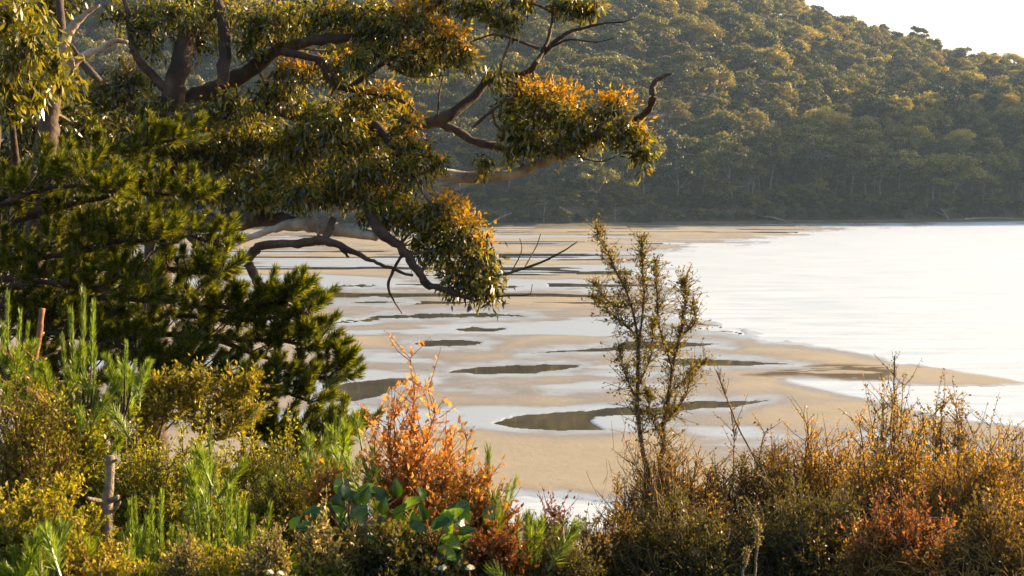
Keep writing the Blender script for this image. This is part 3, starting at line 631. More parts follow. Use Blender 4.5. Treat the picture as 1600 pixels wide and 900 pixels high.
# ------------------------------------------------------------------ the pale-barked gum at the left edge
gx, gy, _ = W(52, 600, 12.2); gum2 = thing('pale_gum_tree', 'gum tree with broken pale branches and big lime leaves at the left edge', 'tree', (gx, gy, float(bank_z(gx, gy))))
bpx, bpy_, bd = project(np.array(gum2.location)); sk2 = [add_limb(gum2, [(bpx, bpy_ + 15, bd, 34), (52, 480, 12.2, 27), (60, 360, 12.1, 25), (68, 270, 12, 23), (76, 195, 12, 19), (84, 140, 12, 15)], BARK_GUM, 'trunk', 12, 0, .04, .05)]
for pl, m in [([(82, 150, 12, 15), (92, 110, 12, 13), (100, 72, 12, 11), (112, 44, 12, 9), (132, 24, 12, 6), (156, 8, 12, 2)], BARK_PALE),
              ([(100, 128, 12, 10), (110, 108, 12, 9), (128, 88, 12, 6.5), (160, 75, 12, 6), (182, 64, 12, 5), (200, 66, 12, 3.5)], BARK_PALE),
              ([(106, 72, 12, 3), (112, 90, 11.9, 3), (116, 104, 11.9, 2)], BARK_PALE),
              ([(98, 80, 12, 9), (96, 30, 12.1, 8), (88, -40, 12.2, 7)], BARK_GUM),
              ([(66, 250, 12, 9), (95, 262, 11.9, 10), (130, 248, 11.8, 9), (152, 238, 11.8, 5)], BARK_PALE),
              ([(30, 300, 12, 8), (20, 200, 11.6, 7), (15, 90, 11.2, 6), (10, -20, 11, 5)], BARK_GUM)]:
    sk2.append(add_limb(gum2, pl, m, 'limb', 8, 0, .07, .08))
SK2 = np.concatenate(sk2)
for k, c in enumerate([(10, 20, 40, 36, 10.4, 0, .75), (36, 70, 42, 34, 10.3, 0, .7), (12, 120, 34, 36, 10.3, 0, .7), (62, 60, 22, 26, 10.4, 0, .5), (90, 100, 14, 20, 10.6, 0, .35), (30, 10, 44, 22, 10.8, 0, .6), (100, 130, 20, 22, 11, 0, .4), (55, 145, 10, 18, 10.5, 0, .3), (15, 165, 16, 16, 10.4, 0, .4)]):
    leaf_clump(gum2, *c[:6], dens=c[6] * 1.5, seed=200 + k, leaf=.088, lime=.8, skel=SK2)
for k, c in enumerate([(30, 330, 60, 44, 13.2, 0, 1), (110, 320, 60, 44, 13.4, 0, 1), (40, 400, 60, 40, 13.2, 0, 1), (120, 400, 60, 44, 13.4, 0, 1), (30, 460, 60, 40, 13.2, 0, 1), (110, 470, 60, 40, 13.4, 0, 1), (180, 360, 50, 44, 13.6, 0, 1), (70, 5, 60, 30, 12.6, 0, 1), (130, 200, 50, 26, 12.6, 0, 1), (40, 190, 50, 30, 12.6, 0, 1), (20, 250, 40, 40, 12.8, 0, 1), (100, 180, 40, 30, 12.9, 0, 1)]):
    leaf_clump(gum2, *c[:6], dens=c[6], seed=240 + k, lime=.1, skel=SK2)

# ------------------------------------------------------------------ the pine
def tuft_mesh(name, seed, L, needle, n, mat, ang=(25, 70), wid=.0034, up=0.0):
    """one pine shoot along +Z"""
    r_ = np.random.default_rng(seed); mb = MB(); z = L * (r_.random(n) ** .8); a = r_.uniform(0, 6.283, n); th = np.radians(r_.uniform(*ang, n)) * (1 - .55 * z / L)
    D = np.stack([np.cos(a) * np.sin(th), np.sin(a) * np.sin(th), np.cos(th)], -1)
    P = np.stack([.004 * np.cos(a), .004 * np.sin(a), z], -1); nl = needle * r_.uniform(.7, 1.15, n)
    mb.leaves(P, D, rdir(n, r_), nl, wid, .1, .4)
    sticks(mb, [[0, 0, -.03]], [[0, 0, L]], .006, .004)
    return mb.mesh(name, mat)
TUFTS = [tuft_mesh('needle_tuft', 900 + k, .13, .055, 300, PINE_NEEDLE, (25, 80), .0042) for k in range(4)]
gx, gy, _ = W(-25, 640, 10.8); pine = thing('pine_tree', 'dark green pine with layered tufted branches at the left', 'tree', (gx, gy, float(bank_z(gx, gy))))
bpx, bpy_, bd = project(np.array(pine.location))
add_limb(pine, [(bpx, bpy_ + 10, bd, 30), (-25, 640, 10.8, 26), (-20, 400, 10.8, 20), (-10, 200, 10.8, 12), (0, 120, 10.8, 5)], BARK_PINE, 'trunk', 10)
PB = [ # branches from trunk to tip: px, py, depth
    [(-16, 330, 10.8), (110, 265, 10.6), (200, 235, 10.4), (285, 212, 10.3)],
    [(-18, 360, 10.8), (110, 320, 10.6), (220, 300, 10.4), (312, 310, 10.2)], [(-20, 410, 10.8), (130, 370, 10.5), (250, 355, 10.3), (345, 385, 10.1)],
    [(-20, 330, 10.8), (50, 300, 10.3), (120, 290, 9.9), (180, 300, 9.6)], [(-20, 440, 10.8), (150, 420, 10.5), (270, 420, 10.2), (350, 425, 10)],
    [(-20, 480, 10.8), (180, 465, 10.5), (340, 480, 10.2), (462, 462, 10)], [(-20, 500, 10.8), (200, 490, 10.6), (380, 500, 10.3), (482, 490, 10.1)],
    [(-20, 520, 10.8), (200, 520, 10.6), (400, 530, 10.3), (500, 540, 10.1)], [(300, 515, 10.5), (420, 560, 10.3), (500, 590, 10.2), (534, 576, 10.1)],
    [(-20, 560, 10.8), (200, 560, 10.4), (380, 590, 10.1), (488, 628, 9.9)], [(-20, 400, 10.8), (90, 400, 10.4), (170, 380, 10), (250, 372, 9.8)],
    [(-20, 620, 10.8), (200, 640, 10.3), (380, 670, 10), (460, 700, 9.9)], [(330, 660, 10.1), (440, 690, 9.9), (510, 696, 9.8), (548, 680, 9.7)],
    [(-20, 590, 10.8), (120, 590, 10.3), (280, 600, 10), (400, 625, 9.8)], [(-20, 460, 10.8), (60, 440, 10.3), (150, 450, 10), (230, 470, 9.8)],
    [(400, 700, 9.9), (460, 720, 9.8), (500, 740, 9.7)], [(-20, 520, 10.8), (80, 520, 10.5), (180, 540, 10.2), (300, 560, 10)],
]
rp = np.random.default_rng(8); TU = []
for pl in PB:
    pl4 = [(*p, 5 * (1 - k / (len(pl))) + 1.5) for k, p in enumerate(pl)]; p = add_limb(pine, pl4, BARK_PINE, 'branch', 5, 5); bo = LAST[0]
    dense = spline(p, 60); ln = np.linalg.norm(dense[-1] - dense[0]); n = int(ln / .028) + 4
    mb = MB()
    for k in range(n):
        t = .05 + .95 * ((k + rp.random()) / n); i = min(int(t * 59), 58); b = dense[i]; tan = unit(dense[min(i + 1, 59)] - dense[i - 1])
        side = unit(np.cross(tan, [0, 0, 1.])) * rp.choice([-1, 1]); dr = unit(.55 * tan + side * rp.uniform(.1, 1.0) + np.array([0, 0, rp.uniform(-.4, .95)]))
        bl = rp.uniform(.03, .30) * (1.05 - .6 * t); e = b + dr * bl; mb.tube([b, (b + e) / 2 - [0, 0, .01], e], [.006, .005, .004], 4, False)
        TU.append((e, unit(dr + [0, 0, .55] + .2 * rp.normal(size=3)), rp.uniform(.7, 1.25), bo))
    TU.append((dense[-1], unit(unit(dense[-1] - dense[-8]) + [0, 0, .6]), 1.35, bo)); mb.part('branchlets', BARK_PINE, pine, kind='stuff').parent = bo
def place_along(o, p, d, s, a=0.0):
    q = Vector(d).to_track_quat('Z', 'Y'); o.matrix_basis = Matrix.Translation(Vector(p)) @ q.to_matrix().to_4x4() @ Matrix.Rotation(a, 4, 'Z') @ Matrix.Diagonal((s, s, s, 1))
off = np.array(pine.location)
TU.sort(key=lambda q: q[0][1] - .9 * q[0][0])                        # nearest and outermost first
rest = MB()
for k, (p, d, s, bo) in enumerate(TU):
    if k < 300:
        o = obj('needle_tuft', TUFTS[k % 4], bo); place_along(o, p - off, d, s, rp.uniform(0, 6))
    else:
        me_ = TUFTS[k % 4]; v = np.empty(len(me_.vertices) * 3, np.float32); me_.vertices.foreach_get('co', v); v = v.reshape(-1, 3)
        nq = len(me_.polygons); f = np.empty(nq * 4, np.int32); me_.loops.foreach_get('vertex_index', f)
        M = np.array(Vector(d).to_track_quat('Z', 'Y').to_matrix()); rest.add((v * s) @ M.T + p, f.reshape(-1, 4))
if rest.n: rest.part('needles', PINE_NEEDLE, pine, kind='stuff')

# ------------------------------------------------------------------ shrubs
def leaves_on(P0, P1, m, r_, spread=.5, jit=.01):
    """m leaves along each stick: positions and directions"""
    n = len(P0); t = (np.arange(m)[None, :, None] + r_.random((n, m, 1))) / m
    P = P0[:, None] * (1 - t) + P1[:, None] * t; D = unit(P1 - P0)[:, None] * .6 + spread * r_.normal(size=(n, m, 3)) + [0, 0, .15]
    return (P + jit * r_.normal(size=(n, m, 3))).reshape(-1, 3), D.reshape(-1, 3)
def shrub(name, label, px, top, depth, wpx, leafm, cat='shrub', stems=40, twigs=9, per=10, leaf=.016, asp=.5, bark=None, dome=.5, tangle=0, tangle_mat=None, seed=0, tmin=.25, spiky=.12, topm=None, top_share=0, deep=None, group=None, base_w=.45, twl=(.06, .17), ground=None):
    stems = int(stems * 2.0); leaf *= 1.1; twl = (twl[0] * 1.1, twl[1] * 1.25)
    r_ = np.random.default_rng(7000 + seed); tp = W(px, top, depth); gz = float(bank_z(tp[0], tp[1])) if ground is None else ground; H = max(tp[2] - gz, .3); w = wpx * depth / FPX
    t = thing(name, label, cat, (tp[0], tp[1], gz), group); B = np.array(t.location); dw = deep or w * .7
    st = MB(); S0 = []; S1 = []; TT = []
    for k in range(stems):
        a = r_.uniform(0, 6.283); q = math.sqrt(r_.random()); ox, oy = q * math.cos(a), q * math.sin(a)
        hh = H * (1 - .7 * dome * q ** 2) * r_.uniform(.72, 1.06) * (1 + spiky * max(0, r_.normal()))
        b = B + [ox * w * .5 * base_w, oy * dw * .5 * base_w, -.06]; e = B + [ox * w * .5, oy * dw * .5, hh]
        m = (b + e) / 2 + [-.05 * w * ox, -.05 * dw * oy, .06 * H]; c = wobble(spline([b, m, e], 9), r_, .012 * H)
        st.tube(c, np.linspace(.0065, .0018, 9) * (.6 + .5 * H), 4, False)
        i = r_.integers(int(8 * tmin), 9, twigs); f = r_.random(twigs)[:, None]; i2 = np.minimum(i + 1, 8); P = c[i] * (1 - f) + c[i2] * f
        tan = unit(c[np.minimum(i + 1, 8)] - c[i - 1]); d = unit(.6 * tan + .75 * rdir(twigs, r_) + [0, 0, .35]); ln = H * r_.uniform(*twl, twigs)
        S0.append(P); S1.append(P + d * ln[:, None]); S0.append(c[-3:-1]); S1.append(c[-2:]); e4 = c[[6, 7, 7, 8]]; S0.append(e4); S1.append(e4 + unit(.8 * (c[8] - c[6]) / np.linalg.norm(c[8] - c[6]) + .7 * rdir(4, r_)) * (H * r_.uniform(*twl, 4) * .7)[:, None])
    S0 = np.concatenate(S0); S1 = np.concatenate(S1); md = (S0 + S1) / 2 + r_.normal(size=S0.shape) * .006
    sticks(st, S0, md, .0022, .0017); sticks(st, md, S1, .0017, .0009)
    st.part('stems', bark or TWIG, t, kind='stuff')
    P, D = leaves_on(S0, S1, per, r_, .6, .006); n = len(P); L = leaf * r_.uniform(.55, 1.3, n); Nn = rdir(n, r_) + [0, 0, .6]
    sel = np.zeros(n, bool)
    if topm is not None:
        hn = (P[:, 2] - gz) / H + .10 * r_.normal(size=n); sel = hn > np.quantile(hn, 1 - top_share)  # golden bushes: sunlit tops put into the leaf colour
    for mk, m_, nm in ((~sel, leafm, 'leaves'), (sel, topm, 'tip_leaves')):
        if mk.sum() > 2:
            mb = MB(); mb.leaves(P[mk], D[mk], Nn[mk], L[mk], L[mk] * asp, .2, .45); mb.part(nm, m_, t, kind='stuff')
    if tangle:
        tg = MB()
        for k in range(int(tangle * 1.8)):
            a = r_.uniform(0, 6.283); q = math.sqrt(r_.random()); p = B + [q * math.cos(a) * w * .5, q * math.sin(a) * dw * .5, H * r_.uniform(.35, .95) * (1 - .4 * dome * q * q)]
            pp = [p]; d = rdir(1, r_)[0]
            for _ in range(7): d = unit(d + .75 * r_.normal(size=3)); pp.append(pp[-1] + d * r_.uniform(.015, .045))
            tg.tube(spline(pp, 12), np.linspace(.0016, .0008, 12), 3, False)
        tg.part('tendrils', tangle_mat or STRAW, t, kind='stuff')
    return t
LM = lambda n, cols, tr=.4, gl=.025: leafmat(n, cols, tr, gl, .4, .12)
OLIVE = LM('olive_leaf', [(.06, .06, .010), (.11, .10, .014), (.17, .14, .018)])
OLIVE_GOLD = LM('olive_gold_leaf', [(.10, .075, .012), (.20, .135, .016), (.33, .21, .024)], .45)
GOLD_LIT = LM('golden_lit_leaf', [(.28, .155, .016), (.40, .24, .026), (.48, .32, .05)], .5)  # sunlit tone painted on the tops of the right-hand bushes
RUST = LM('rust_leaf', [(.16, .05, .016), (.28, .10, .022), (.36, .16, .03)], .45)
DARKG = LM('dark_shrub_leaf', [(.018, .028, .009), (.032, .042, .012), (.05, .055, .016)], .3)
YGREEN = LM('yellow_green_leaf', [(.17, .20, .008), (.31, .31, .012), (.42, .39, .016)], .45)
MIDG = LM('mid_green_leaf', [(.08, .14, .008), (.14, .21, .010), (.24, .29, .014)], .4)
ORANGE = LM('orange_leaf', [(.34, .14, .02), (.46, .23, .03), (.42, .27, .04), (.28, .09, .02), (.12, .13, .02)], .45)
DKRED = LM('dark_red_leaf', [(.10, .02, .02), (.18, .035, .03), (.08, .05, .02)], .4)
YTIP = LM('yellow_tip_leaf', [(.26, .25, .012), (.38, .35, .016), (.46, .37, .022)], .52)
PALEH = LM('pale_flower_head', [(.36, .29, .09), (.46, .38, .13), (.28, .25, .06)], .3)
# ------------------------------------------------------------------ shrubs on the right
shrub('golden_shrub', 'golden-brown tangled bush round the foot of the tall shrub', 1050, 726, 7.7, 190, OLIVE_GOLD, stems=70, twigs=10, per=9, seed=1, tangle=420, topm=GOLD_LIT, top_share=.4, leaf=.014)
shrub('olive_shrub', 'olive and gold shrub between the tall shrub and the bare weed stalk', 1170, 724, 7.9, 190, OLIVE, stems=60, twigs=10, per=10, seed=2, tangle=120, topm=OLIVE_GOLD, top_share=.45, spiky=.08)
shrub('golden_shrub', 'golden sunlit shrub right of the bare weed stalk', 1285, 696, 8.1, 230, OLIVE_GOLD, stems=80, twigs=10, per=10, seed=3, tangle=320, topm=GOLD_LIT, top_share=.45, spiky=.07)
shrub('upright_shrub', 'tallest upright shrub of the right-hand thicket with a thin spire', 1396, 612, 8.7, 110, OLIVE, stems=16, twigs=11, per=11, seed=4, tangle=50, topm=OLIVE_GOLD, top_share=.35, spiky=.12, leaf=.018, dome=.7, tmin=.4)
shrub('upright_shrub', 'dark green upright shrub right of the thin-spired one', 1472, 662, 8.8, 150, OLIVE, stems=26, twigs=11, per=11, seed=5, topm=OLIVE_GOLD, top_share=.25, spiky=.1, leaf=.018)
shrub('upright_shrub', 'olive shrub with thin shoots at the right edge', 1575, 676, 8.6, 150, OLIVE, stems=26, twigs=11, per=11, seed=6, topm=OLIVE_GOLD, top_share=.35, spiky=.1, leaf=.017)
shrub('golden_shrub', 'golden bush below the upright shrubs of the right thicket', 1420, 709, 7.6, 240, OLIVE_GOLD, stems=80, twigs=10, per=10, seed=7, tangle=420, topm=GOLD_LIT, top_share=.4)
shrub('golden_shrub', 'orange-gold tangled bush at the lower right corner', 1540, 729, 7.1, 260, OLIVE_GOLD, stems=90, twigs=10, per=10, seed=8, tangle=700, topm=GOLD_LIT, top_share=.35)
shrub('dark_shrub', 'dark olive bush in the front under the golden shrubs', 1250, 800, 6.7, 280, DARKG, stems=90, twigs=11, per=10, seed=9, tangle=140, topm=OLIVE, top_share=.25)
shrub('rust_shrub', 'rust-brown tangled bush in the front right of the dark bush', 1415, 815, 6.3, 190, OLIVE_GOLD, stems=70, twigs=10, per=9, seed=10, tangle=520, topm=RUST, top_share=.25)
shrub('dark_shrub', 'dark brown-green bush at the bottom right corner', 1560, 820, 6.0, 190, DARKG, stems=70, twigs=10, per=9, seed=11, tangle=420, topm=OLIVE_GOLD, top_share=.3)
shrub('dark_shrub', 'dark bush in front of the tall shrub with spiky tips', 1060, 825, 6.5, 210, DARKG, stems=70, twigs=11, per=10, seed=12, tangle=120, topm=OLIVE, top_share=.3, spiky=.12)
shrub('olive_shrub', 'low grey-olive shrub at the bottom between the dark red plant and the tall shrub', 955, 815, 6.6, 130, OLIVE, stems=44, twigs=10, per=10, seed=13, spiky=.1, topm=OLIVE_GOLD, top_share=.3)
shrub('dark_shrub', 'small dark bush filling the bottom edge left of the low grey-olive shrub', 880, 850, 6.1, 120, DARKG, stems=40, twigs=10, per=9, seed=14, topm=OLIVE, top_share=.4)

# the tall two-stemmed shrub
tp = W(1022, 800, 7.7); tall = thing('tall_shrub', 'tall slender two-stemmed shrub with small olive leaves standing before the flats', 'shrub', (tp[0], tp[1], float(bank_z(tp[0], tp[1])))); bz = project(np.array(tall.location))
TS = [[(1012, bz[1] + 8, 7.7, 6), (1016, 780, 7.7, 5.5), (1004, 700, 7.7, 4.6), (995, 625, 7.7, 4), (998, 545, 7.7, 3.2), (985, 472, 7.65, 2.4), (957, 412, 7.6, 1.7), (930, 352, 7.6, .8)],
      [(1030, bz[1] + 8, 7.75, 6), (1030, 770, 7.75, 5.5), (1036, 690, 7.75, 5), (1048, 600, 7.8, 4), (1062, 525, 7.8, 3), (1072, 465, 7.8, 2), (1068, 438, 7.8, 1)],
      [(998, 548, 7.7, 2.4), (1006, 470, 7.75, 2), (1004, 420, 7.75, 1.5), (1003, 370, 7.75, .8)], [(990, 520, 7.68, 2), (958, 492, 7.6, 1.6), (925, 462, 7.5, .8)],
      [(1046, 615, 7.8, 2.2), (1078, 585, 7.9, 1.7), (1106, 562, 7.9, .8)], [(1052, 580, 7.8, 2), (1030, 510, 7.7, 1.6), (1026, 450, 7.7, 1), (1024, 405, 7.7, .6)],
      [(996, 625, 7.7, 2), (975, 580, 7.6, 1.6), (968, 540, 7.6, .8)], [(1040, 660, 7.75, 2), (1070, 620, 7.7, 1.6), (1082, 575, 7.7, .8)], [(1000, 600, 7.7, 2), (1018, 550, 7.6, 1.5), (1020, 500, 7.6, .8)],
      [(1062, 525, 7.8, 1.6), (1085, 505, 7.8, 1.2), (1082, 470, 7.8, .7)], [(985, 475, 7.65, 1.5), (965, 480, 7.7, 1.2), (940, 460, 7.7, .7), (930, 440, 7.7, .5)], [(1036, 690, 7.75, 1.8), (1018, 650, 7.7, 1.4), (1012, 610, 7.7, .8)]]
r_ = np.random.default_rng(41); S0 = []; S1 = []
for k, pl in enumerate(TS):
    p = add_limb(tall, pl, TWIG, 'stem' if k < 2 else 'branch', 6 if k < 2 else 4, 60 + k, .06); c = spline(p, 60); lo = 17 if k < 2 else 4; m = int(np.linalg.norm(c[-1] - c[0]) / .005) + 4
    if k < 2: m = int(m * .6)
    i = r_.integers(lo, 59, m); tan = unit(c[i + 1] - c[i - 1]); d = unit(.45 * tan + .8 * rdir(m, r_) + [0, 0, .25]); ln = r_.uniform(.02, .17, m) * (1.15 - .55 * i / 60)
    S0.append(c[i]); S1.append(c[i] + d * ln[:, None]); S0.append(c[50:59]); S1.append(c[51:60])
S0 = np.concatenate(S0); S1 = np.concatenate(S1); mb = MB(); sticks(mb, S0, S1, .0018, .0009); mb.part('twigs', TWIG, tall, kind='stuff')
P, D = leaves_on(S0, S1, 6, r_, .6, .008); L = .019 * r_.uniform(.5, 1.25, len(P)); mb = MB(); mb.leaves(P, D, rdir(len(P), r_), L, L * .5, .2, .5); mb.part('leaves', LM('tall_shrub_leaf', [(.10, .085, .012), (.17, .14, .018), (.30, .23, .03), (.12, .12, .016)], .5), tall, kind='stuff')
# dry grass hanging round its foot
r_ = np.random.default_rng(42); mb = MB()
for k in range(150):
    p = W(r_.normal(1015, 30), r_.uniform(690, 800), 7.6 + r_.normal() * .1); e = p + [r_.normal() * .05, r_.normal() * .05, r_.uniform(-.25, .2)]
    mb.tube(spline([p, (p + e) / 2 + r_.normal(size=3) * .03, e], 6), np.linspace(.0017, .0007, 6), 3, False)
mb.part('dry_tendrils', STRAW, tall, kind='stuff')

def stalk(name, label, pl, seed, tw=14, mat=None, cat='plant', leafm=None, tlo=.4, ln=(.03, .09), per=4, leaf=.012):
    p0 = W(pl[0][0], pl[0][1], pl[0][2]); t = thing(name, label, cat, (p0[0], p0[1], float(bank_z(p0[0], p0[1])))); bz = project(np.array(t.location)); r_ = np.random.default_rng(seed)
    p = add_limb(t, [(pl[0][0], bz[1] + 6, pl[0][2], pl[0][3])] + pl, mat or TWIG, 'stem', 5, seed, .05); c = spline(p, 60); i = r_.integers(int(60 * tlo), 59, tw); tan = unit(c[i + 1] - c[i - 1])
    d = unit(.8 * tan + .5 * rdir(tw, r_) + [0, 0, .2]); S0 = c[i]; S1 = S0 + d * r_.uniform(*ln, tw)[:, None]; mb = MB(); sticks(mb, S0, S1, .0016, .0009); mb.part('twigs', mat or TWIG, t, kind='stuff')
    P, D = leaves_on(S0, S1, per, r_, .5, .004); L = leaf * r_.uniform(.6, 1.3, len(P)); mb = MB(); mb.leaves(P, D, rdir(len(P), r_), L, L * .45, .2, .5); mb.part('leaves', leafm or OLIVE_GOLD, t, kind='stuff'); return t
stalk('bare_weed', 'thin leaning weed stalk with a sparse twiggy head right of the tall shrub', [(1200, 770, 7.8, 1.8), (1182, 722, 7.8, 1.7), (1155, 670, 7.8, 1.5), (1135, 620, 7.8, 1.2), (1120, 580, 7.8, .8)], 70, 20, tlo=.72)
stalk('spire_shoot', 'thin spire shoot rising from the tallest right-hand shrub', [(1396, 690, 8.7, 2), (1398, 640, 8.7, 1.6), (1397, 590, 8.7, 1.2), (1398, 556, 8.7, .7)], 71, 26, tlo=.5, leafm=OLIVE)
stalk('dead_spike', 'pale dry flower spike at the bottom in front of the dark bush', [(1180, 905, 5.6, 2.2), (1182, 870, 5.6, 2.2), (1184, 845, 5.6, 2), (1184, 820, 5.6, 1.2)], 72, 34, BARK_GREY, leafm=PALEH, tlo=.62, ln=(.02, .06), per=6, leaf=.01)
stalk('dead_spike', 'small pale dry spike at the bottom left of the taller dry spike', [(1160, 912, 5.6, 1.8), (1164, 885, 5.6, 1.6), (1168, 866, 5.6, 1)], 73, 16, BARK_GREY, leafm=PALEH, tlo=.7, ln=(.02, .04), per=6, leaf=.009)

# ------------------------------------------------------------------ young pines: upright shoots are parts
CAND = [tuft_mesh('shoot', 950 + k, .30, .045, 240, SHOOT_NEEDLE, (18, 42), .0030) for k in range(4)]
LOWT = [tuft_mesh('needle_tuft', 960 + k, .13, .055, 200, SHOOT_NEEDLE, (25, 65), .0034) for k in range(3)]
def young_pine(label, px, depth, shoots, seed, low=26, spread=70, lowtop=None):
    """shoots: (px, py_tip, length in px, lean)"""
    r_ = np.random.default_rng(seed); p0 = W(px, 800, depth); t = thing('young_pine', label, 'young pine', (p0[0], p0[1], float(bank_z(p0[0], p0[1])))); B = np.array(t.location)
    low_y = max(s[1] + s[2] for s in shoots); top = W(px, low_y, depth); st = MB(); hub = np.array([B[0], B[1], max(top[2] - .12, B[2] + .15)])
    st.tube(spline([B - [0, 0, .05], (B + hub) / 2 + [.01, 0, 0], hub], 6), np.linspace(.018, .011, 6), 7); st.part('stem', BARK_PINE, t, True)
    for k, (sx, sy, sl, lean) in enumerate(shoots):
        dd = depth + r_.uniform(-.18, .18); tip = W(sx, sy, dd); b = W(sx - lean * sl, sy + sl, dd); ln = np.linalg.norm(tip - b)
        o = obj('shoot', CAND[k % 4], t); place_along(o, b - B, tip - b, 1.0, r_.uniform(0, 6)); sc = ln / .33; wf = max(sc, .75) if sc < 1 else min(sc, 1.15); o.scale = (wf, wf, sc)
        br = MB(); br.tube(spline([hub, (hub + b) / 2 - [0, 0, .02], b], 5), np.linspace(.008, .005, 5), 5); o.parent = br.part('branch', BARK_PINE, t, True)
    for k in range(low):
        a = W(px + r_.normal() * spread, low_y + r_.uniform(-25, 75), depth + r_.normal() * .22); o = obj('needle_tuft', LOWT[k % 3], t); place_along(o, a - B, unit([r_.normal() * .5, r_.normal() * .5, 1.0]), r_.uniform(.8, 1.3), r_.uniform(0, 6))
    return t
young_pine('young pine with bunched pale green shoots at the left edge under the big pine', 30, 8.2, [(12, 452, 90, 0), (-8, 470, 80, 0), (32, 480, 90, .05), (45, 500, 70, .1), (5, 500, 90, 0), (55, 530, 60, .1)], 1, 44, 36)
young_pine('young pine with tall pale green shoots right of the cut reddish stem', 132, 8.0, [(130, 446, 150, 0), (110, 478, 120, -.05), (146, 466, 110, .03), (150, 540, 70, .06), (96, 520, 90, -.1), (120, 560, 80, 0)], 2, 26, 34)
young_pine('small young pine with short shoots below the big pine branches', 196, 8.0, [(198, 530, 60, .05), (184, 556, 45, -.1), (212, 560, 45, .15), (202, 575, 40, 0)], 3, 14, 22)
rs = np.random.default_rng(5)
young_pine('young pine with many upright shoots right of the grey dead stem', 245, 5.9, [(190 + 11 * k + rs.normal() * 4, 752 + rs.uniform(0, 60) + 6 * abs(k - 5), rs.uniform(85, 125), (k - 4) * .025) for k in range(10)] + [(188 + 13 * k, 832 + rs.uniform(-10, 25), rs.uniform(60, 85), (k - 4) * .03) for k in range(9)], 4, 40, 60)
young_pine('young pine with clustered light shoots left of the pale flower heads', 375, 6.0, [(300 + 12 * k + rs.normal() * 4, 748 + rs.uniform(0, 55) + 5 * abs(k - 5), rs.uniform(80, 115), (k - 5) * .03) for k in range(11)] + [(300 + 14 * k, 828 + rs.uniform(-10, 25), rs.uniform(60, 85), (k - 4) * .03) for k in range(9)], 5, 40, 60)
young_pine('slender young pine with a single tall leader above the bushes', 327, 7.2, [(328, 662, 90, 0), (338, 720, 40, .2), (318, 722, 40, -.2)], 6, 14, 20)
young_pine('young pine left of the grey dead stem with few leaning shoots', 130, 6.0, [(88, 745, 100, -.04), (100, 770, 80, .05), (146, 790, 110, -.12), (125, 820, 80, 0), (70, 790, 80, -.1), (110, 800, 90, 0), (80, 830, 70, 0), (135, 850, 60, .05), (60, 815, 70, -.1)], 7, 30, 50)
young_pine('pine sapling tip with fresh shoots beside the right end of the big pine', 522, 8.6, [(524, 640, 60, 0), (508, 660, 50, -.15), (540, 664, 45, .15), (516, 672, 40, -.05)], 8, 22, 24)
young_pine('young pine with curved shoots left of the orange shrub', 600, 6.5, [(567, 715, 75, -.25), (580, 712, 80, -.2), (592, 745, 55, -.15)], 9, 10, 18)
young_pine('young pine with long bare shoots right of the orange shrub', 790, 6.5, [(763, 692, 120, .02), (808, 742, 70, .3), (796, 752, 70, .22), (752, 748, 50, -.1), (768, 790, 70, 0)], 10, 12, 22)
young_pine('young pine low at the bottom right of the orange shrub', 828, 6.2, [(824, 794, 90, 0), (848, 800, 80, .08), (808, 822, 60, -.1), (836, 830, 60, .02), (862, 838, 50, .15)], 11, 22, 30)
young_pine('young pine low at the bottom left corner', 60, 5.7, [(40, 835, 70, 0), (70, 850, 60, .1), (20, 850, 60, -.1)], 12, 16, 40)
young_pine('young pine half hidden below the pine sapling tip', 440, 7.2, [(420, 735, 70, -.05), (440, 745, 60, .05), (455, 760, 50, .15)], 13, 24, 40)

# grey dead stem and the cut reddish stem
def dead_stem(name, label, pl, mat, branches, seed):
    p0 = W(pl[0][0], pl[0][1], pl[0][2]); t = thing(name, label, 'dead wood', (p0[0], p0[1], float(bank_z(p0[0], p0[1])))); bz = project(np.array(t.location))
    add_limb(t, [(pl[0][0], bz[1] + 8, pl[0][2], pl[0][3])] + pl, mat, 'stem', 10, seed, .04, .06)
    for b in branches: add_limb(t, b, mat, 'side_branch', 6, seed, .08, .1)
dead_stem('dead_snag', 'broken grey dead stem standing upright at the lower left', [(169, 905, 5.9, 9.5), (169, 850, 5.9, 9.2), (168, 790, 5.9, 9.6), (171, 750, 5.9, 8.2), (172, 712, 5.9, 8.2)], BARK_GREY, [[(166, 786, 5.9, 6), (150, 782, 5.85, 4.5), (136, 778, 5.8, 3)], [(174, 782, 5.9, 6), (182, 778, 5.85, 5), (186, 776, 5.85, 4)], [(175, 722, 5.9, 4), (184, 718, 5.88, 1.8)], [(175, 800, 5.9, 3.5), (184, 790, 5.86, 3), (188, 783, 5.86, 1.5)]], 3)
dead_stem('dead_snag', 'cut reddish stem standing between the young pines at the left edge', [(48, 650, 8.1, 6), (50, 590, 8.1, 6), (60, 530, 8.1, 5.5), (66, 482, 8.1, 5.5)], TWIG_RED, [[(54, 566, 8.1, 3), (75, 556, 8.0, 2.5), (98, 545, 8.0, 1.5)]], 4)

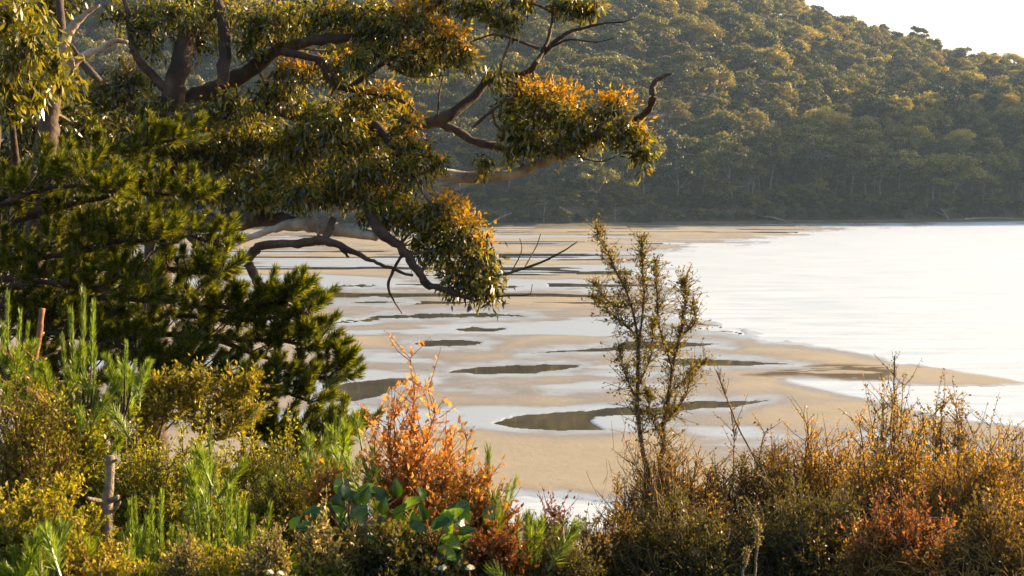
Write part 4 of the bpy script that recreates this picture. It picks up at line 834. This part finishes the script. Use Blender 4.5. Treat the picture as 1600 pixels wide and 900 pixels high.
# ------------------------------------------------------------------ shrubs on the left and in the middle
# the little open tree with dark forked stems
tp = W(256, 770, 8.4); lt = thing('open_shrub', 'open olive-leaved shrub with dark forked stems in front of the pine', 'shrub', (tp[0], tp[1], float(bank_z(tp[0], tp[1])))); bz = project(np.array(lt.location)); r_ = np.random.default_rng(51); S0 = []; S1 = []
for k, pl in enumerate([[(256, bz[1] + 8, 8.4, 6), (257, 775, 8.4, 6), (252, 735, 8.4, 5), (242, 700, 8.4, 4), (226, 668, 8.4, 3), (212, 640, 8.35, 2), (190, 610, 8.3, 1)], [(258, 770, 8.4, 5), (278, 740, 8.4, 4.5), (302, 712, 8.4, 4), (318, 670, 8.4, 3), (340, 630, 8.4, 2), (360, 600, 8.4, 1)],
                        [(243, 702, 8.4, 3), (252, 670, 8.4, 2.5), (262, 630, 8.4, 2), (280, 590, 8.4, 1)], [(240, 698, 8.4, 3), (212, 700, 8.3, 2.4), (185, 692, 8.2, 1.5)], [(304, 708, 8.4, 3), (335, 690, 8.4, 2), (375, 660, 8.4, 1.4), (400, 640, 8.4, .8)], [(250, 680, 8.4, 2), (280, 650, 8.5, 1.6), (310, 610, 8.5, 1)],
                        [(226, 668, 8.4, 2), (235, 630, 8.3, 1.5), (240, 595, 8.3, .8)], [(318, 670, 8.4, 2), (300, 630, 8.4, 1.5), (320, 590, 8.4, .8)], [(340, 632, 8.4, 1.6), (375, 615, 8.4, 1.2), (395, 595, 8.4, .8)]]):
    p = add_limb(lt, pl, TWIG, 'stem' if k < 2 else 'branch', 6, 80 + k, .06); c = spline(p, 60); m = 52; i = r_.integers(30 if k < 2 else 18, 59, m); tan = unit(c[i + 1] - c[i - 1]); d = unit(.5 * tan + .8 * rdir(m, r_) + [0, 0, .3]); S0.append(c[i]); S1.append(c[i] + d * r_.uniform(.05, .17, m)[:, None])
S0 = np.concatenate(S0); S1 = np.concatenate(S1); mb = MB(); sticks(mb, S0, S1, .002, .001); mb.part('twigs', TWIG, lt, kind='stuff'); P, D = leaves_on(S0, S1, 11, r_, .6, .015); L = .03 * r_.uniform(.5, 1.3, len(P)); mb = MB(); mb.leaves(P, D, rdir(len(P), r_), L, L * .5, .2, .5); mb.part('leaves', LM('open_shrub_leaf', [(.13, .12, .012), (.22, .20, .016), (.33, .28, .022)], .52), lt, kind='stuff')

shrub('twiggy_shrub', 'green twiggy shrub at the left edge above the bottom corner', 40, 630, 7.6, 170, MIDG, stems=54, twigs=10, per=10, seed=21, topm=YGREEN, top_share=.5, tangle=40, bark=TWIG_RED)
shrub('green_shrub', 'leafy green shrub behind the grey dead stem', 100, 665, 7.9, 190, MIDG, stems=56, twigs=10, per=9, seed=22, leaf=.03, topm=YGREEN, top_share=.4)
shrub('golden_green_shrub', 'yellow-green shrub in the bottom left corner', 50, 790, 5.9, 230, YGREEN, stems=74, twigs=10, per=10, seed=23, topm=YTIP, top_share=.18, leaf=.018, tangle=120, tangle_mat=TWIG_RED)
shrub('golden_green_shrub', 'low golden-green shrub at the bottom behind the pine shoots', 330, 872, 5.7, 240, YGREEN, stems=74, twigs=10, per=10, seed=24, topm=YTIP, top_share=.15, leaf=.016)
shrub('green_shrub', 'dark green bush below the open forked shrub', 250, 708, 7.8, 260, MIDG, stems=74, twigs=10, per=9, seed=25, topm=YGREEN, top_share=.5, leaf=.022)
shrub('round_shrub', 'dense rounded olive-gold shrub beside the broad-leaved plant', 435, 742, 6.9, 110, YGREEN, stems=50, twigs=12, per=12, seed=26, leaf=.013, topm=YTIP, top_share=.3, spiky=.03)
shrub('green_shrub', 'yellow-green bush under the right half of the pine', 410, 690, 8.6, 200, MIDG, stems=60, twigs=10, per=10, seed=27, topm=YGREEN, top_share=.5, leaf=.022)
shrub('green_shrub', 'dark leafy bush at the bottom under the orange shrub', 610, 848, 5.9, 220, DARKG, stems=70, twigs=10, per=9, seed=28, leaf=.022, topm=OLIVE, top_share=.12)
shrub('green_shrub', 'dark leafy bush at the bottom left of the low young pine', 770, 850, 6.0, 130, DARKG, stems=46, twigs=10, per=9, seed=29, leaf=.02, topm=RUST, top_share=.25)
shrub('twiggy_shrub', 'low yellow-green twiggy shrub at the foot of the grey dead stem', 140, 866, 5.5, 200, YGREEN, stems=50, twigs=10, per=9, seed=30, topm=YTIP, top_share=.15, bark=TWIG_RED, tangle=100, tangle_mat=TWIG_RED)
shrub('dark_red_plant', 'small dark red leafy plant right of the low young pine', 868, 812, 6.4, 60, DKRED, 'plant', stems=22, twigs=8, per=8, seed=31, leaf=.018, bark=TWIG_RED)
shrub('flower_head_plant', 'pale beige flower-headed plant in front of the broad dark leaves', 505, 835, 5.8, 90, MIDG, 'plant', stems=22, twigs=9, per=10, seed=32, leaf=.018, topm=PALEH, top_share=.3, spiky=.1)
shrub('flower_head_plant', 'small pale flower-headed plant at the bottom between the pine shoots', 285, 855, 5.5, 60, MIDG, 'plant', stems=18, twigs=8, per=9, seed=33, leaf=.012, topm=PALEH, top_share=.3)
shrub('flower_head_plant', 'pale flower-headed plant at the bottom left of the broad dark leaves', 420, 850, 5.6, 80, YGREEN, 'plant', stems=26, twigs=8, per=9, seed=34, leaf=.013, topm=PALEH, top_share=.35)
# the orange shrub
osh = shrub('orange_shrub', 'glowing orange-leaved shrub standing in the lower middle before the flats', 655, 640, 6.7, 165, ORANGE, stems=34, twigs=9, per=6, seed=35, leaf=.027, asp=.55, bark=TWIG_RED, dome=.6, tmin=.35, spiky=.12, topm=LM('orange_tip_leaf', [(.6, .30, .07), (.55, .22, .05), (.62, .36, .09)], .5), top_share=.25, base_w=.35)
shrub('orange_shrub', 'rust-red lower bush beside the broad bright leaves', 740, 745, 6.4, 120, RUST, stems=40, twigs=9, per=6, seed=36, leaf=.026, bark=TWIG_RED, topm=ORANGE, top_share=.5)
shrub('orange_sprig', 'small bright orange sprig left of the orange shrub above the broad leaves', 515, 745, 6.6, 60, ORANGE, 'plant', stems=14, twigs=7, per=6, seed=37, leaf=.03, bark=TWIG_RED, dome=.3)

# broad-leaved plants: every leaf a part
def broad_leaf_mesh(name, seed, mat):
    r_ = np.random.default_rng(seed); n = 9; t = np.linspace(0, 1, n); wd = .30 * np.sin(np.pi * t ** .85) ** .8 * (1 - .15 * t); cu = r_.uniform(.05, .38); ph = r_.uniform(0, 6); cup = r_.uniform(.05, .55); zc = .10 * np.sin(t * 2.6) - cu * t * t; v = []
    for s in (-1, -.5, 0, .5, 1): v.append(np.stack([s * wd * (1 + .06 * np.sin(t * 21 + ph)), t + .05 * np.sin(ph) * t * t * 0, zc + cup * abs(s) ** 1.3 * wd - .022 * abs(s) * np.sin(t * 13 + s * 2 + ph)], -1))
    v = np.stack(v, 1).reshape(-1, 3); return mesh_np(name, v, gridfaces(n, 5), mat, True)
def veined(m):
    t = m.node_tree; hs = [n for n in t.nodes if n.type == 'HUE_SAT'][0]; co = objco(t); sp_ = t.nodes.new('ShaderNodeSeparateXYZ'); t.links.new(co, sp_.inputs[0])
    ab = t.nodes.new('ShaderNodeMath'); ab.operation = 'ABSOLUTE'; t.links.new(sp_.outputs[0], ab.inputs[0])
    sl = t.nodes.new('ShaderNodeMath'); sl.operation = 'MULTIPLY_ADD'; t.links.new(ab.outputs[0], sl.inputs[0]); sl.inputs[1].default_value = -.8; t.links.new(sp_.outputs[1], sl.inputs[2])
    fr = t.nodes.new('ShaderNodeMath'); fr.operation = 'PINGPONG'; fr.inputs[1].default_value = .06; t.links.new(sl.outputs[0], fr.inputs[0])
    mn = t.nodes.new('ShaderNodeMath'); mn.operation = 'MINIMUM'; t.links.new(fr.outputs[0], mn.inputs[0]); t.links.new(ab.outputs[0], mn.inputs[1])
    r1 = ramp(t, [(.004, (1.9, 1.75, 1.5)), (.016, (1, 1, 1))], mn.outputs[0]); r2 = ramp(t, [(.60, (1, 1, 1)), (.72, (1.5, .8, .5))], noise(t, 5, 5, co, .7))
    src = hs.inputs['Color'].links[0].from_socket; t.links.new(mix_rgb(t, mix_rgb(t, src, r1, 1.0, 'MULTIPLY'), r2, 1.0, 'MULTIPLY'), hs.inputs['Color']); return m
BL_D = veined(leafmat('broad_dark_leaf', [(.022, .058, .008)], .35, .04, .35, .3)); BL_B = veined(leafmat('broad_bright_leaf', [(.13, .24, .010)], .6, .03, .35, .2))
BLM = {(q, k): broad_leaf_mesh('leaf', q * 5 + k, BL_B if q else BL_D) for q in (0, 1) for k in range(4)}
def broad_plant(label, px, py, depth, leaves, seed, extra):
    r_ = np.random.default_rng(seed); p0 = W(px, py, depth); t = thing('broad_leaved_plant', label, 'plant', (p0[0], p0[1], float(bank_z(p0[0], p0[1])))); B = np.array(t.location)
    for k in range(extra): leaves = leaves + [(px + r_.normal() * 45, py + r_.uniform(-55, 50), r_.uniform(28, 50), r_.uniform(0, 360), int(r_.random() < .18))]
    st = MB(); hub = W(px, py + 40, depth); st.tube(spline([B - [0, 0, .03], (B + hub) / 2 + [.02, 0, 0], hub], 6), np.linspace(.012, .008, 6), 6); st.part('stem', TWIG_RED, t, True)
    for (lx, ly, ll, ang, br) in leaves:
        dd = depth + r_.uniform(-.14, .14); s = .88 * ll * dd / FPX; a = math.radians(ang); dr = unit(np.array([math.cos(a), r_.uniform(-.5, .1), math.sin(a) * .9])); b = W(lx, ly, dd) - dr * s * .5
        side = unit(np.cross(dr, unit(np.array([r_.normal() * .3, -.75, .8])))); up = np.cross(side, dr)
        o = obj('leaf', BLM[br, int(r_.integers(4))], t); M = Matrix((( side[0], dr[0], up[0], 0), (side[1], dr[1], up[1], 0), (side[2], dr[2], up[2], 0), (0, 0, 0, 1)))
        o.matrix_basis = Matrix.Translation(Vector(b - B)) @ M @ Matrix.Diagonal((s, s, s, 1))
        pe = MB(); pe.tube(spline([hub, (hub + b) / 2 + [0, 0, .02], b], 5), np.linspace(.004, .002, 5), 4, False); o.parent = pe.part('leaf_stalk', TWIG_RED, t)
broad_plant('plant with broad dark glossy leaves sticking out to the left below the orange sprig', 545, 815, 6.1, [(494, 804, 52, 172, 0), (482, 825, 48, 178, 0), (541, 776, 36, 30, 0), (530, 800, 34, 120, 1), (532, 808, 30, 60, 1), (578, 826, 40, 190, 1), (560, 838, 40, 220, 0), (520, 795, 36, 150, 0), (600, 790, 36, 80, 0), (620, 762, 36, 100, 0), (628, 800, 44, 60, 0)], 1, 26)
broad_plant('plant with large bright green leaves lit through below the orange shrub', 680, 840, 6.0, [(690, 832, 62, 10, 1), (668, 846, 48, 200, 1), (705, 848, 44, -20, 1), (650, 822, 40, 150, 0), (660, 800, 36, 110, 0), (700, 865, 44, 320, 1), (640, 860, 46, 230, 0), (690, 880, 44, 270, 0), (725, 870, 40, 330, 0)], 2, 26)

# white flower heads at the bottom edge
WHITE = LM('white_petal', [(.75, .75, .72), (.82, .82, .8)], .3); 
def white_flower(label, px, py, d, n, seed):
    r_ = np.random.default_rng(seed); p0 = W(px, py, d); t = thing('white_flower', label, 'flower', (p0[0], p0[1], float(bank_z(p0[0], p0[1])))); B = np.array(t.location); mb = MB(); mb.tube(spline([B, (B + p0) / 2 + [.01, 0, 0], p0], 6), .003, 5); mb.part('stem', TWIG, t)
    for k in range(n):
        c = p0 + [r_.normal() * .018, r_.normal() * .012, r_.normal() * .008]; u = rdir(26, r_); u[:, 2] = abs(u[:, 2]); f = MB(); f.leaves(np.repeat(c[None], 26, 0), u, rdir(26, r_), .016, .009, .2, .6); f.part('flower_head', WHITE, t)
white_flower('white flower cluster at the bottom edge below the bright broad leaves', 690, 890, 5.8, 3, 1)
white_flower('white flower cluster at the bottom edge left of the low young pine', 733, 886, 5.8, 3, 2)
white_flower('white flower at the bottom edge left of the pale flower heads', 424, 896, 5.4, 2, 3)

# ------------------------------------------------------------------ ground cover
r_ = np.random.default_rng(99); n = 26000; X = r_.uniform(-5.2, 5.2, n); Y = r_.uniform(4.2, 14.5, n); P = np.stack([X, Y, bank_z(X, Y)], -1); D = np.stack([r_.normal(size=n) * .35, r_.normal(size=n) * .35, np.ones(n)], -1)
L = r_.uniform(.12, .42, n) * np.where(Y > 10, .8, 1); mb = MB(); mb.leaves(P, D, rdir(n, r_), L, r_.uniform(.006, .016, n), .1, .4)
obj('undergrowth', mb.mesh('undergrowth', LM('undergrowth_blade', [(.03, .035, .01), (.06, .06, .015), (.12, .085, .02), (.16, .10, .03)], .35)), label='low grass and undergrowth covering the near bank', cat='grass', kind='stuff')
